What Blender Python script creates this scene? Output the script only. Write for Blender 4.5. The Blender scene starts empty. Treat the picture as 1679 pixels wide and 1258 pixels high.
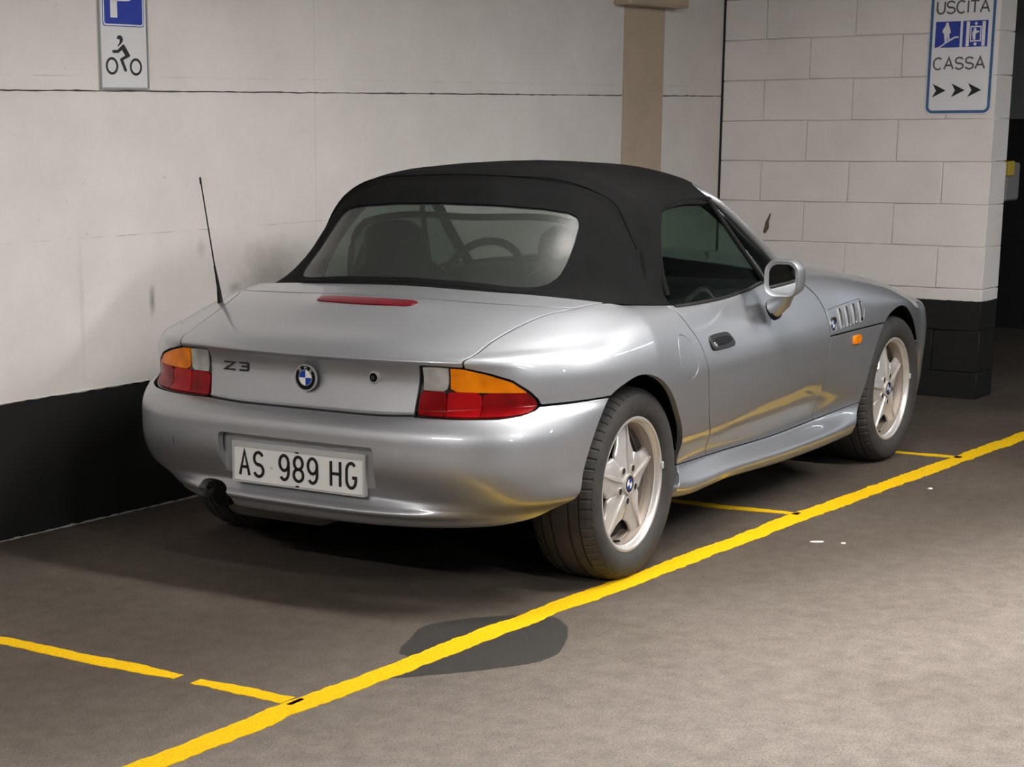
import bpy, bmesh, math, random
import numpy as np
from mathutils import Vector, Matrix, Euler
random.seed(7); rng = np.random.default_rng(7)
PI = math.pi
scene = bpy.context.scene
COL = scene.collection
# ================================================================ camera (world: x along the left wall, y towards it, z up)
CAR_YAW = 0.0732286
def c2w(x, y, z=0.0):
    c, s = math.cos(CAR_YAW), math.sin(CAR_YAW)
    return (c * x - s * y, s * x + c * y, z)
cd = bpy.data.cameras.new('camera'); cam = bpy.data.objects.new('camera', cd); COL.objects.link(cam)
F_PX, CX, CY = 3000.5724, 528.027, 856.072
cd.sensor_fit = 'HORIZONTAL'; cd.sensor_width = 36.0
cd.lens = F_PX * 36.0 / 1679.0
cd.shift_x = (839.5 - CX) / 1679.0; cd.shift_y = (CY - 629.0) / 1679.0
_yaw, _pitch, _roll = 0.6188 + CAR_YAW, 0.215265, -0.010231
_d = Vector((math.cos(_yaw) * math.cos(_pitch), math.sin(_yaw) * math.cos(_pitch), -math.sin(_pitch)))
_r = Vector((math.sin(_yaw), -math.cos(_yaw), 0)); _u = _r.cross(_d)
_r2 = math.cos(_roll) * _r + math.sin(_roll) * _u; _u2 = -math.sin(_roll) * _r + math.cos(_roll) * _u
_m = Matrix((_r2, _u2, -_d)).transposed().to_4x4()
_m.translation = Vector((-4.95055, -3.65534, 1.43234)); cam.matrix_world = _m
cd.clip_start = .05; cd.clip_end = 100
scene.camera = cam
# ================================================================ light and exposure
scene.view_settings.view_transform = 'Standard'; scene.view_settings.look = 'None'
scene.view_settings.gamma = 1.0; scene.view_settings.use_curve_mapping = False
scene.view_settings.exposure = 0.0
world = bpy.data.worlds.new('garage_dark'); scene.world = world; world.use_nodes = True
world.node_tree.nodes['Background'].inputs[0].default_value = (.8, .85, 1, 1)
world.node_tree.nodes['Background'].inputs[1].default_value = .01
LAMP_POWER = 168.0
# fluorescent fittings set across the lane: x, y, relative strength; third one added to brighten the pillar
LAMPS = [(-.05, -1.35, .98), (-2.0, -3.6, .95), (1.6, -2.7, 1.15), (-4.7, -.6, 1.3), (.6, -6.8, .8), (-4.6, -6.8, .8), (5.3, -3.6, .25), (7.1, -3.6, .35)]
LAMP_Z = 2.45
# ================================================================ helpers
def link(o, parent=None):
    COL.objects.link(o)
    if parent is not None: o.parent = parent
    return o
def tag(o, label=None, cat=None, group=None, kind=None):
    if label: o['label'] = label
    if cat: o['category'] = cat
    if group: o['group'] = group
    if kind: o['kind'] = kind
    return o
def empty(name, loc=(0, 0, 0), rz=0.0, parent=None):
    o = bpy.data.objects.new(name, None); o.location = loc; o.rotation_euler = (0, 0, rz); o.empty_display_size = .1
    return link(o, parent)
def mesh_obj(name, verts, faces, mat, parent=None, smooth=False, normals=None, mats=None, fmat=None):
    me = bpy.data.meshes.new(name)
    me.from_pydata([tuple(map(float, v)) for v in verts], [], [tuple(map(int, f)) for f in faces])
    if mats:
        for m in mats: me.materials.append(m)
        if fmat is not None: me.polygons.foreach_set('material_index', np.asarray(fmat, dtype=np.int32))
    else: me.materials.append(mat)
    if smooth or normals is not None: me.polygons.foreach_set('use_smooth', [True] * len(me.polygons))
    me.update()
    if normals is not None: me.normals_split_custom_set_from_vertices([tuple(map(float, n)) for n in normals])
    return link(bpy.data.objects.new(name, me), parent)
def bm_obj(name, bm, mat, parent=None, smooth=False, angle=None):
    me = bpy.data.meshes.new(name); bmesh.ops.recalc_face_normals(bm, faces=bm.faces)
    bm.to_mesh(me); bm.free(); me.materials.append(mat)
    if smooth or angle:
        me.polygons.foreach_set('use_smooth', [True] * len(me.polygons))
        if angle: me.set_sharp_from_angle(angle=angle)
    return link(bpy.data.objects.new(name, me), parent)
def add_box(bm, lo, hi, bevel=0.0, seg=1):
    vs = [bm.verts.new((x, y, z)) for x in (lo[0], hi[0]) for y in (lo[1], hi[1]) for z in (lo[2], hi[2])]
    fs = [bm.faces.new([vs[i] for i in q]) for q in ((0, 1, 3, 2), (4, 6, 7, 5), (0, 4, 5, 1), (2, 3, 7, 6), (0, 2, 6, 4), (1, 5, 7, 3))]
    if bevel: bmesh.ops.bevel(bm, geom=list({e for f in fs for e in f.edges}), offset=bevel, segments=seg, affect='EDGES', profile=.5)
def box_obj(name, lo, hi, mat, parent=None, bevel=0.0, seg=1):
    bm = bmesh.new(); add_box(bm, lo, hi, bevel, seg)
    return bm_obj(name, bm, mat, parent, angle=.6 if bevel else None)
def sweep(bm, path, prof_r, n=10, closed=False, flat=1.0, up=(0, 0, 1), caps=True):
    """tube along path; prof_r radius or list of radii; flat scales the second axis"""
    P = [Vector(p) for p in path]; m = len(P)
    R = prof_r if hasattr(prof_r, '__len__') else [prof_r] * m
    rings = []
    for i in range(m):
        a = P[(i - 1) % m] if (closed or i > 0) else P[i]; b = P[(i + 1) % m] if (closed or i < m - 1) else P[i]
        t = (b - a).normalized(); u = Vector(up)
        if abs(t.dot(u)) > .98: u = Vector((1, 0, 0))
        s = t.cross(u).normalized(); w = s.cross(t).normalized()
        rings.append([bm.verts.new(P[i] + R[i] * (math.cos(2 * PI * k / n) * s + flat * math.sin(2 * PI * k / n) * w)) for k in range(n)])
    for i in range(m if closed else m - 1):
        A, B = rings[i], rings[(i + 1) % m]
        for k in range(n): bm.faces.new((A[k], A[(k + 1) % n], B[(k + 1) % n], B[k]))
    if not closed and caps:
        bm.faces.new(rings[0][::-1]); bm.faces.new(rings[-1])
def tube_obj(name, path, r, mat, parent=None, n=10, closed=False, flat=1.0, up=(0, 0, 1)):
    bm = bmesh.new(); sweep(bm, path, r, n, closed, flat, up); return bm_obj(name, bm, mat, parent, smooth=True, angle=.9)
def prism(bm, poly, f0, f1):
    """poly: 2-d outline; f0, f1 map (a, b) -> 3-d for the two faces"""
    A = [bm.verts.new(f0(*p)) for p in poly]; B = [bm.verts.new(f1(*p)) for p in poly]
    n = len(poly)
    bm.faces.new(A); bm.faces.new(B[::-1])
    for i in range(n): bm.faces.new((A[i], B[i], B[(i + 1) % n], A[(i + 1) % n]))
def rrect(x0, x1, y0, y1, r, n=6):
    out = []
    for cx, cy, a in ((x1 - r, y1 - r, 0), (x0 + r, y1 - r, 90), (x0 + r, y0 + r, 180), (x1 - r, y0 + r, 270)):
        for k in range(n + 1):
            t = math.radians(a + 90 * k / n); out.append((cx + r * math.cos(t), cy + r * math.sin(t)))
    return out
def circ2(cx, cy, r, n=32, ry=None):
    return [(cx + r * math.cos(2 * PI * k / n), cy + (ry or r) * math.sin(2 * PI * k / n)) for k in range(n)]
def ring_faces(bm, outer, inner, f0, f1):
    n = len(outer)
    V = [[bm.verts.new(f(*p)) for p in L] for L, f in ((outer, f0), (inner, f0), (outer, f1), (inner, f1))]
    for i in range(n):
        j = (i + 1) % n
        bm.faces.new((V[0][i], V[0][j], V[1][j], V[1][i])); bm.faces.new((V[2][i], V[3][i], V[3][j], V[2][j]))
        bm.faces.new((V[0][i], V[2][i], V[2][j], V[0][j])); bm.faces.new((V[1][i], V[1][j], V[3][j], V[3][i]))
# ---- flat lettering drawn with strokes (unit box, y up)
def arc(cx, cy, rx, ry, a0, a1, n=14):
    return [(cx + rx * math.cos(math.radians(a0 + (a1 - a0) * k / n)), cy + ry * math.sin(math.radians(a0 + (a1 - a0) * k / n))) for k in range(n + 1)]
GLYPH = {
 'A': [[(0, 0), (.5, 1), (1, 0)], [(.19, .34), (.81, .34)]],
 'S': [arc(.5, .74, .46, .26, 25, 270, 16) + arc(.5, .25, .48, .25, 90, -160, 16)],
 '9': [arc(.5, .69, .46, .31, 0, 360, 24), [(.96, .69), (.96, .35)] + arc(.5, .33, .46, .33, 0, -140, 12)],
 '8': [arc(.5, .745, .43, .255, 0, 360, 24), arc(.5, .25, .48, .25, 0, 360, 24)],
 'H': [[(0.04, 0), (.04, 1)], [(.96, 0), (.96, 1)], [(.04, .5), (.96, .5)]],
 'G': [arc(.5, .68, .46, .32, 40, 180, 10) + [(.04, .34)] + arc(.5, .32, .46, .32, 180, 360, 12) + [(.96, .42), (.6, .42)]],
 'U': [[(.05, 1), (.05, .36)] + arc(.5, .36, .45, .36, 180, 360, 14) + [(.95, 1)]],
 'C': [arc(.52, .5, .5, .5, 48, 312, 24)],
 'I': [[(.5, 0), (.5, 1)]],
 'T': [[(0, .97), (1, .97)], [(.5, .97), (.5, 0)]],
 'Z': [[(.02, .95), (.98, .95), (.02, .05), (.98, .05)]],
 '3': [[(.05, .95), (.95, .95)], [(.95, .95), (.95, .05)], [(.3, .52), (.95, .52)], [(.05, .05), (.95, .05)]],
 'P': [[(.12, 0), (.12, .93), (.5, .93)] + arc(.52, .68, .36, .25, 90, -90, 12) + [(.12, .43)]],
 'B': [[(.1, 0), (.1, 1), (.55, 1)] + arc(.55, .76, .35, .24, 90, -90, 8) + [(.1, .52), (.6, .52)] + arc(.6, .26, .36, .26, 90, -90, 8) + [(.1, 0)]],
 'M': [[(0, 0), (0.05, 1), (.5, .2), (.95, 1), (1, 0)]],
 'W': [[(0, 1), (.25, 0), (.5, .9), (.75, 0), (1, 1)]],
}
def strokes_mesh(bm, strokes, w, fmap, t, x0=0, y0=0, sx=1, sy=1):
    """flat ribbons of width w (metres) along each stroke, thickness t; fmap(a, b, d) -> 3-d"""
    for st in strokes:
        P = [Vector((x0 + a * sx, y0 + b * sy)) for a, b in st]
        closed = (P[0] - P[-1]).length < 1e-6
        if closed: P = P[:-1]
        m = len(P); L, R = [], []
        for i in range(m):
            d0 = (P[i] - P[i - 1]).normalized() if (i > 0 or closed) else None
            d1 = (P[(i + 1) % m] - P[i]).normalized() if (i < m - 1 or closed) else None
            d0 = d0 or d1; d1 = d1 or d0
            n0 = Vector((-d0.y, d0.x)); n1 = Vector((-d1.y, d1.x)); n = (n0 + n1)
            n = n.normalized() if n.length > 1e-6 else n0
            k = 1 / max(.45, n.dot(n0)); p = P[i]
            L.append(p + n * k * w / 2); R.append(p - n * k * w / 2)
        V = [[bm.verts.new(fmap(q.x, q.y, d)) for q in S] for S in (L, R) for d in (0, t)]
        for i in range(m if closed else m - 1):
            j = (i + 1) % m
            bm.faces.new((V[1][i], V[1][j], V[3][j], V[3][i])); bm.faces.new((V[0][i], V[2][i], V[2][j], V[0][j]))
            bm.faces.new((V[0][i], V[0][j], V[1][j], V[1][i])); bm.faces.new((V[2][i], V[3][i], V[3][j], V[2][j]))
        if not closed:
            for i in (0, m - 1): bm.faces.new((V[0][i], V[1][i], V[3][i], V[2][i]))
def letter(name, ch, w, fmap, t, x0, y0, sx, sy, mat, parent):
    bm = bmesh.new(); strokes_mesh(bm, GLYPH[ch], w, fmap, t, x0, y0, sx, sy); return bm_obj(name, bm, mat, parent)
# ---- materials
def mat(name, base=(.5, .5, .5), rough=.5, metal=0.0, coat=0.0, coat_r=.03, spec=.5, emit=None, es=0.0, trans=0.0, ior=1.45, alpha=1.0):
    m = bpy.data.materials.new(name); m.use_nodes = True; b = m.node_tree.nodes['Principled BSDF']
    b.inputs['Base Color'].default_value = (*base, 1); b.inputs['Roughness'].default_value = rough
    b.inputs['Metallic'].default_value = metal; b.inputs['Coat Weight'].default_value = coat; b.inputs['Coat Roughness'].default_value = coat_r
    b.inputs['Specular IOR Level'].default_value = spec; b.inputs['Transmission Weight'].default_value = trans; b.inputs['IOR'].default_value = ior
    if emit: b.inputs['Emission Color'].default_value = (*emit, 1); b.inputs['Emission Strength'].default_value = es
    return m
def nodes(m): return m.node_tree.nodes, m.node_tree.links, m.node_tree.nodes['Principled BSDF']
def noise(m, scale, detail=4, rough=.6, coord='Object', vec=None, dist=0.0):
    n, l, b = nodes(m); t = n.new('ShaderNodeTexNoise'); t.inputs['Scale'].default_value = scale; t.inputs['Detail'].default_value = detail
    t.inputs['Roughness'].default_value = rough; t.inputs['Distortion'].default_value = dist
    if vec is None:
        c = n.new('ShaderNodeTexCoord') if coord != 'Position' else n.new('ShaderNodeNewGeometry')
        vec = c.outputs[coord]
    l.new(vec, t.inputs['Vector']); return t
def ramp(m, src, stops):
    n, l, b = nodes(m); r = n.new('ShaderNodeValToRGB'); e = r.color_ramp.elements
    while len(e) < len(stops): e.new(.5)
    for k, (p, c) in enumerate(stops): e[k].position = p; e[k].color = (*c, 1) if len(c) == 3 else c
    l.new(src, r.inputs[0]); return r
def mixc(m, fac, a, b_, mode='MIX'):
    n, l, _ = nodes(m); x = n.new('ShaderNodeMix'); x.data_type = 'RGBA'; x.blend_type = mode
    for sock, v in ((x.inputs[0], fac), (x.inputs[6], a), (x.inputs[7], b_)):
        if isinstance(v, (int, float)): sock.default_value = v
        elif isinstance(v, tuple): sock.default_value = (*v, 1)
        else: l.new(v, sock)
    return x.outputs[2]
def math_n(m, op, a, b_=0.0, clamp=False):
    n, l, _ = nodes(m); x = n.new('ShaderNodeMath'); x.operation = op; x.use_clamp = clamp
    for sock, v in ((x.inputs[0], a), (x.inputs[1], b_)):
        if isinstance(v, (int, float)): sock.default_value = v
        else: l.new(v, sock)
    return x.outputs[0]
def bump(m, h, strength=.3, dist=.002):
    n, l, b = nodes(m); x = n.new('ShaderNodeBump'); x.inputs['Strength'].default_value = strength; x.inputs['Distance'].default_value = dist
    l.new(h, x.inputs['Height']); l.new(x.outputs[0], b.inputs['Normal']); return x
def setc(m, c, sock='Base Color'): m.node_tree.links.new(c, nodes(m)[2].inputs[sock])
# ================================================================ materials
M = {}
p = M['paint'] = mat('silver_paint', (.40, .41, .43), .47, .86, 1.0, .02)
fl = noise(p, 900, 2, .5); pc = ramp(p, fl.outputs[0], [(.3, (.355, .366, .387)), (.7, (.455, .468, .492))]); setc(p, pc.outputs[0])
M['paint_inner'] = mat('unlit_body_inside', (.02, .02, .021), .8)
M['black_plastic'] = mat('black_plastic', (.012, .012, .013), .45)
M['gloss_black'] = mat('gloss_black', (.008, .008, .009), .15, coat=.5)
M['matte_black'] = mat('matte_black', (.004, .004, .004), .9, spec=.05)
M['rubber'] = mat('weatherstrip_rubber', (.007, .007, .007), .75, spec=.3)
m = M['tire'] = mat('tire_rubber', (.03, .028, .026), .75); t = noise(m, 14, 5); setc(m, ramp(m, t.outputs[0], [(.3, (.026, .025, .024)), (.75, (.05, .045, .041))]).outputs[0])
m = M['alloy'] = mat('dusty_alloy', (.6, .58, .56), .36, .6, .2, .1)
t = noise(m, 9, 5); setc(m, ramp(m, t.outputs[0], [(.35, (.74, .72, .70)), (.7, (.58, .54, .50))]).outputs[0])
m = M['barrel'] = mat('dusty_alloy_barrel', (.30, .25, .21), .5, .4)
m = M['brake'] = mat('shaded_brake_disc', (.008, .007, .0065), .7, .0)  # near-black: shade behind the spokes painted into the brake colour
M['satin'] = mat('satin_silver', (.62, .62, .63), .26, .7, .5)
M['chrome'] = mat('chrome', (.72, .73, .75), .12, 1.0)
m = M['fabric'] = mat('black_roof_cloth', (.017, .017, .018), .95, spec=.12)
t = noise(m, 6, 6, .7); setc(m, ramp(m, t.outputs[0], [(.3, (.0028, .0028, .0029)), (.75, (.0068, .0068, .0070))]).outputs[0])
t2 = noise(m, 700, 2); bump(m, t2.outputs[0], .5, .001)
M['leather'] = mat('black_leather', (.014, .014, .014), .5)
M['interior'] = mat('dark_interior', (.012, .012, .012), .7)
M['mesh_screen'] = mat('dark_mesh_screen', (.03, .032, .03), .8)
def glassy(name, tint, refl_ior=1.5, haze=0.0, hazec=(.1, .1, .1), rough=.01, mixf=None):
    m = bpy.data.materials.new(name); m.use_nodes = True; n, l = m.node_tree.nodes, m.node_tree.links
    n.remove(n['Principled BSDF']); out = n['Material Output']
    tr = n.new('ShaderNodeBsdfTransparent'); tr.inputs[0].default_value = (*tint, 1)
    gl = n.new('ShaderNodeBsdfGlossy'); gl.inputs['Roughness'].default_value = rough; gl.inputs[0].default_value = (1, 1, 1, 1)
    f0 = ((refl_ior - 1) / (refl_ior + 1)) ** 2; lw = n.new('ShaderNodeLayerWeight'); lw.inputs['Blend'].default_value = .5
    pw = n.new('ShaderNodeMath'); pw.operation = 'POWER'; l.new(lw.outputs['Facing'], pw.inputs[0]); pw.inputs[1].default_value = 5.0
    ma = n.new('ShaderNodeMath'); ma.operation = 'MULTIPLY_ADD'; l.new(pw.outputs[0], ma.inputs[0]); ma.inputs[1].default_value = 1 - f0; ma.inputs[2].default_value = f0
    mx = n.new('ShaderNodeMixShader'); l.new(ma.outputs[0], mx.inputs[0])
    if haze > 0:
        df = n.new('ShaderNodeBsdfDiffuse'); df.inputs[0].default_value = (*hazec, 1)
        m2 = n.new('ShaderNodeMixShader'); m2.inputs[0].default_value = haze; l.new(tr.outputs[0], m2.inputs[1]); l.new(df.outputs[0], m2.inputs[2]); l.new(m2.outputs[0], mx.inputs[1])
    else: l.new(tr.outputs[0], mx.inputs[1])
    l.new(gl.outputs[0], mx.inputs[2]); l.new(mx.outputs[0], out.inputs[0]); return m
M['side_glass'] = glassy('green_tinted_side_glass', (.50, .60, .55))
M['screen_glass'] = glassy('windscreen_glass', (.72, .80, .76))
M['rear_plastic'] = glassy('hazy_plastic_rear_window', (.52, .55, .52), 1.30, .22, (.09, .10, .09), .30)
M['mirror_glass'] = mat('mirror_glass', (.75, .78, .77), .02, 1.0)
def lens(name, c, dark):
    m = mat(name, c, .2, 0, .12, .02, spec=.12); n, l, b = nodes(m)
    tc = n.new('ShaderNodeTexCoord'); v = n.new('ShaderNodeTexNoise'); v.inputs['Scale'].default_value = 16; v.inputs['Detail'].default_value = 1.5; l.new(tc.outputs['Object'], v.inputs['Vector'])
    setc(m, ramp(m, v.outputs[0], [(.35, dark), (.65, c)]).outputs[0]); return m
M['lens_red'] = lens('red_lens', (.42, .006, .008), (.30, .004, .006))
M['lens_red_dark'] = lens('dark_red_lens', (.26, .004, .006), (.17, .003, .004))
M['lens_amber'] = lens('amber_lens', (.85, .24, .004), (.60, .15, .003))
M['lens_clear'] = lens('clear_lens', (.42, .41, .39), (.26, .25, .24))
M['lens_brake'] = lens('brake_strip_lens', (.11, .004, .010), (.07, .003, .006))
M['plate'] = mat('plate_white', (.70, .70, .69), .35, coat=.3)
M['plate_frame'] = mat('plate_frame_grey', (.52, .52, .52), .35, .3)
M['ink'] = mat('black_ink', (.008, .008, .009), .5)
M['white_enamel'] = mat('white_enamel', (.75, .75, .74), .2, coat=.6)
M['blue_enamel'] = mat('blue_enamel', (.01, .05, .32), .2, coat=.6)
M['badge_dark'] = mat('dark_badge_letters', (.05, .05, .05), .3, .7)
# ---- room
def wall_paint(name, base, lo, split=None, scale=3.0, spots=(), lines=()):
    """painted masonry; below z = split (metres) the skirting is painted black"""
    m = mat(name, base, .85, spec=.3); n, l, b = nodes(m)
    g = n.new('ShaderNodeNewGeometry'); pos = g.outputs['Position']
    big = noise(m, scale, 6, .65, vec=pos); c = ramp(m, big.outputs[0], [(.3, lo), (.7, base)]).outputs[0]
    # sparse small nicks and marks
    sm = noise(m, 26, 3, .7, vec=pos); k = ramp(m, sm.outputs[0], [(.70, (0, 0, 0)), (.76, (1, 1, 1))]).outputs[0]
    c = mixc(m, math_n(m, 'MULTIPLY', k, .35), c, (lo[0] * .5, lo[1] * .48, lo[2] * .45))
    wv = noise(m, 5, 5, .7, vec=pos)
    for (px, py, pz), (ex, ez), k_ in spots:          # rubbed-in smudges and a painted roof shadow at fixed places on the wall
        mp = n.new('ShaderNodeMapping'); mp.vector_type = 'POINT'; l.new(pos, mp.inputs[0]); mp.inputs['Location'].default_value = (-px / ex, -py / ex, -pz / ez); mp.inputs['Scale'].default_value = (1 / ex, 1 / ex, 1 / ez)
        ln = n.new('ShaderNodeVectorMath'); ln.operation = 'LENGTH'; l.new(mp.outputs[0], ln.inputs[0])
        d = math_n(m, 'ADD', ln.outputs['Value'], math_n(m, 'MULTIPLY', math_n(m, 'SUBTRACT', wv.outputs[0], .5), 1.5))
        c = mixc(m, ramp(m, d, [(.15, (k_, k_, k_)), (1.0, (0, 0, 0))]).outputs[0], c, (.10, .095, .075))
    for (z0_, half_, k_) in lines:                   # faint formwork lines
        s3 = n.new('ShaderNodeSeparateXYZ'); l.new(pos, s3.inputs[0]); dz = math_n(m, 'ABSOLUTE', math_n(m, 'SUBTRACT', math_n(m, 'ADD', s3.outputs[2], math_n(m, 'MULTIPLY', wv.outputs[0], .012)), z0_ + .006))
        c = mixc(m, math_n(m, 'MULTIPLY', math_n(m, 'MULTIPLY', math_n(m, 'LESS_THAN', dz, half_), k_), ramp(m, wv.outputs[0], [(.45, (0, 0, 0)), (.6, (1, 1, 1))]).outputs[0]), c, (.22, .20, .185))
    if split is not None:
        sx = n.new('ShaderNodeSeparateXYZ'); l.new(pos, sx.inputs[0]); e = noise(m, 18, 4, .6, vec=pos)
        z = math_n(m, 'ADD', sx.outputs[2], math_n(m, 'MULTIPLY', math_n(m, 'SUBTRACT', e.outputs[0], .5), .012))
        f = math_n(m, 'LESS_THAN', z, split); c = mixc(m, f, c, (.012, .012, .012))
        r = math_n(m, 'SUBTRACT', .85, math_n(m, 'MULTIPLY', f, .35)); l.new(r, b.inputs['Roughness'])
    setc(m, c); h = noise(m, 60, 6, .7, vec=pos); h2 = noise(m, 7, 4, .6, vec=pos)
    bump(m, math_n(m, 'ADD', math_n(m, 'MULTIPLY', h.outputs[0], .35), h2.outputs[0]), .6, .006); return m
M['wall'] = wall_paint('white_painted_concrete', (.66, .625, .60), (.585, .55, .525), spots=[((-.062, 1.21, .79), (.022, .075), .75), ((.212, 1.21, .965), (.035, .05), .25), ((.62, 1.21, .84), (.26, .16), .38), ((.40, 1.21, .80), (.05, .03), .4), ((-.42, 1.21, .80), (.018, .30), .14)], lines=[(1.035, .0022, .45), (1.60, .002, .3)])  # widest spot: soft top's cast shadow painted into the wall, mixed with dirt
M['block'] = wall_paint('white_painted_block', (.72, .685, .665), (.64, .605, .585), .503)
M['beige'] = wall_paint('beige_painted_concrete', (.47, .38, .29), (.39, .32, .245))
M['dado'] = mat('black_skirting_paint', (.011, .011, .011), .5)
_b = noise(M['dado'], 30, 5, .6, 'Position'); bump(M['dado'], _b.outputs[0], .4, .004)
M['far'] = wall_paint('grey_far_wall', (.20, .20, .205), (.16, .16, .165))
M['ceiling'] = mat('grey_ceiling', (.24, .235, .23), .9)
m = M['asphalt'] = mat('worn_asphalt', (.1, .09, .085), .75, spec=.35); n_, l_, b_ = nodes(m)
g_ = n_.new('ShaderNodeNewGeometry'); pos_ = g_.outputs['Position']
a1 = noise(m, 1.1, 5, .6, vec=pos_); a2 = noise(m, 160, 3, .75, vec=pos_); a3 = noise(m, 14, 5, .7, vec=pos_)
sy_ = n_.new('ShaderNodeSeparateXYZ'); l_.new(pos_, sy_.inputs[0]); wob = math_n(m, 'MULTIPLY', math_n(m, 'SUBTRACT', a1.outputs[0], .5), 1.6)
lane = n_.new('ShaderNodeMapRange'); lane.interpolation_type = 'SMOOTHSTEP'; l_.new(math_n(m, 'ADD', math_n(m, 'ADD', sy_.outputs[1], math_n(m, 'MULTIPLY', sy_.outputs[0], .30)), wob), lane.inputs[0]); lane.inputs[1].default_value = -.7; lane.inputs[2].default_value = -2.2  # floor gradient: lane wear plus light falloff painted into the colour
bay_shade_c = ramp(m, a1.outputs[0], [(.30, (.058, .045, .034)), (.70, (.098, .079, .062))]).outputs[0]
lane_light_c = ramp(m, a1.outputs[0], [(.30, (.19, .162, .138)), (.70, (.265, .230, .200))]).outputs[0]
c0 = mixc(m, lane.outputs[0], bay_shade_c, lane_light_c)
c1 = ramp(m, a2.outputs[0], [(.30, (.35, .34, .33)), (.50, (1, 1, 1)), (.66, (1.05, 1.05, 1.05)), (.76, (2.6, 2.6, 2.6))]).outputs[0]
c2 = ramp(m, a3.outputs[0], [(.35, (.78, .77, .76)), (.65, (1.1, 1.1, 1.1))]).outputs[0]
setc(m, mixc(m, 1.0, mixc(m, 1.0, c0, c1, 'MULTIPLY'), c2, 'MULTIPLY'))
bump(m, a2.outputs[0], .7, .004)
m = M['wet'] = mat('damp_asphalt', (.04, .036, .033), .55, spec=.4); g_ = nodes(m)[0].new('ShaderNodeNewGeometry')
a2 = noise(m, 160, 3, .75, vec=g_.outputs['Position']); setc(m, ramp(m, a2.outputs[0], [(.3, (.014, .0125, .0115)), (.6, (.034, .031, .028)), (.8, (.07, .065, .06))]).outputs[0]); bump(m, a2.outputs[0], .6, .003)
m = M['yellow'] = mat('worn_yellow_paint', (.80, .50, .015), .75, spec=.12); g_ = nodes(m)[0].new('ShaderNodeNewGeometry'); pos_ = g_.outputs['Position']
w1 = noise(m, 22, 6, .75, vec=pos_); w2 = noise(m, 150, 3, .7, vec=pos_); w3 = noise(m, 1.7, 2, .5, vec=pos_)
wear = math_n(m, 'ADD', w1.outputs[0], math_n(m, 'MULTIPLY', math_n(m, 'SUBTRACT', w3.outputs[0], .5), .35))
k1 = ramp(m, wear, [(.66, (0, 0, 0)), (.70, (1, 1, 1))]).outputs[0]
yc = ramp(m, w2.outputs[0], [(.25, (.46, .27, .003)), (.5, (.66, .40, .002)), (.8, (.74, .48, .006))]).outputs[0]
setc(m, mixc(m, math_n(m, 'MULTIPLY', k1, .8), yc, (.10, .085, .07))); bump(m, w2.outputs[0], .5, .003)
M['sign_white'] = mat('sign_white', (.66, .66, .68), .35, coat=.3)
M['sign_grey'] = mat('sign_light_grey', (.60, .60, .61), .4, coat=.3)
M['sign_edge'] = mat('sign_grey_edge', (.30, .31, .31), .45, .4)
M['sign_blue'] = mat('sign_blue', (.01, .035, .30), .35, coat=.3)
M['sign_border'] = mat('sign_border_blue', (.03, .10, .24), .4, coat=.3)
M['sign_text'] = mat('sign_grey_text', (.085, .085, .085), .5)
M['lamp_body'] = mat('lamp_housing', (.6, .6, .6), .5)
M['grout'] = mat('joint_grout', (.30, .28, .27), .95)
M['crack'] = mat('black_joint_filler', (.02, .02, .02), .9)
M['barrier_grey'] = mat('barrier_grey', (.22, .22, .21), .5); M['barrier_yellow'] = mat('barrier_yellow', (.6, .42, .05), .5)
M['barrier_red'] = mat('barrier_red', (.35, .04, .03), .5); M['barrier_white'] = mat('barrier_white', (.5, .5, .5), .5)
M['paper'] = mat('white_litter', (.75, .74, .72), .8)
M['plug'] = mat('brown_chip', (.10, .08, .055), .9)
# ================================================================ setting
HC = 2.78                                  # ceiling height
WY = 1.21                                  # left wall face
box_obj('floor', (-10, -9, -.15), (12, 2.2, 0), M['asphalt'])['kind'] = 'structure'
box_obj('ceiling', (-10, -9, HC), (12, 2.2, HC + .2), M['ceiling'])['kind'] = 'structure'
# left wall: concrete panels over a black skirting
wl = box_obj('wall_left', (-10, WY + .02, 0), (4.38, WY + .25, HC), M['grout']); wl['kind'] = 'structure'
def panel(x0, x1, z0, z1, mt=None, y=WY, par=wl, name='panel', rag=.0035):
    """wall panel with slightly broken horizontal edges"""
    n = max(2, int((min(x1, 5) - max(x0, -2.5)) / .03)); xs = [x0] + list(np.linspace(max(x0, -2.5), x1, n))[1 if x0 >= -2.5 else 0:] if x1 > -2.5 else [x0, x1]
    bot, top_ = [(x, z0 + abs(random.gauss(0, rag * .5)) if z0 > .6 else z0) for x in xs], [(x, z1 - abs(random.gauss(0, rag * .5)) if z1 < 2 else z1) for x in xs]
    bm = bmesh.new(); A, B, C_, D = [[bm.verts.new((x, yy, z)) for x, z in L] for L, yy in ((bot, y), (top_, y), (bot, WY + .03), (top_, WY + .03))]
    for i in range(len(xs) - 1):
        for q in ((A[i], A[i + 1], B[i + 1], B[i]), (C_[i], D[i], D[i + 1], C_[i + 1]), (A[i], C_[i], C_[i + 1], A[i + 1]), (B[i], B[i + 1], D[i + 1], D[i])): bm.faces.new(q)
    for i in (0, -1): bm.faces.new((A[i], B[i], D[i], C_[i]))
    return bm_obj(name, bm, mt or M['wall'], par)
for x0, x1 in ((-10, -4.1), (-4.096, -1.6), (-1.597, .9008), (.9022, 3.330)):
    panel(x0, x1, .487, 1.547); panel(x0, x1, 1.549, HC)
panel(3.734, 4.384, .487, 1.547); panel(3.734, 4.384, 1.549, HC)
panel(3.333, 3.731, .487, 1.985, M['beige'], WY - .006, name='painted_strip')
box_obj('corbel', (3.22, WY - .10, 1.985), (3.82, WY + .03, 2.10), M['beige'], wl, .012)
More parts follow.
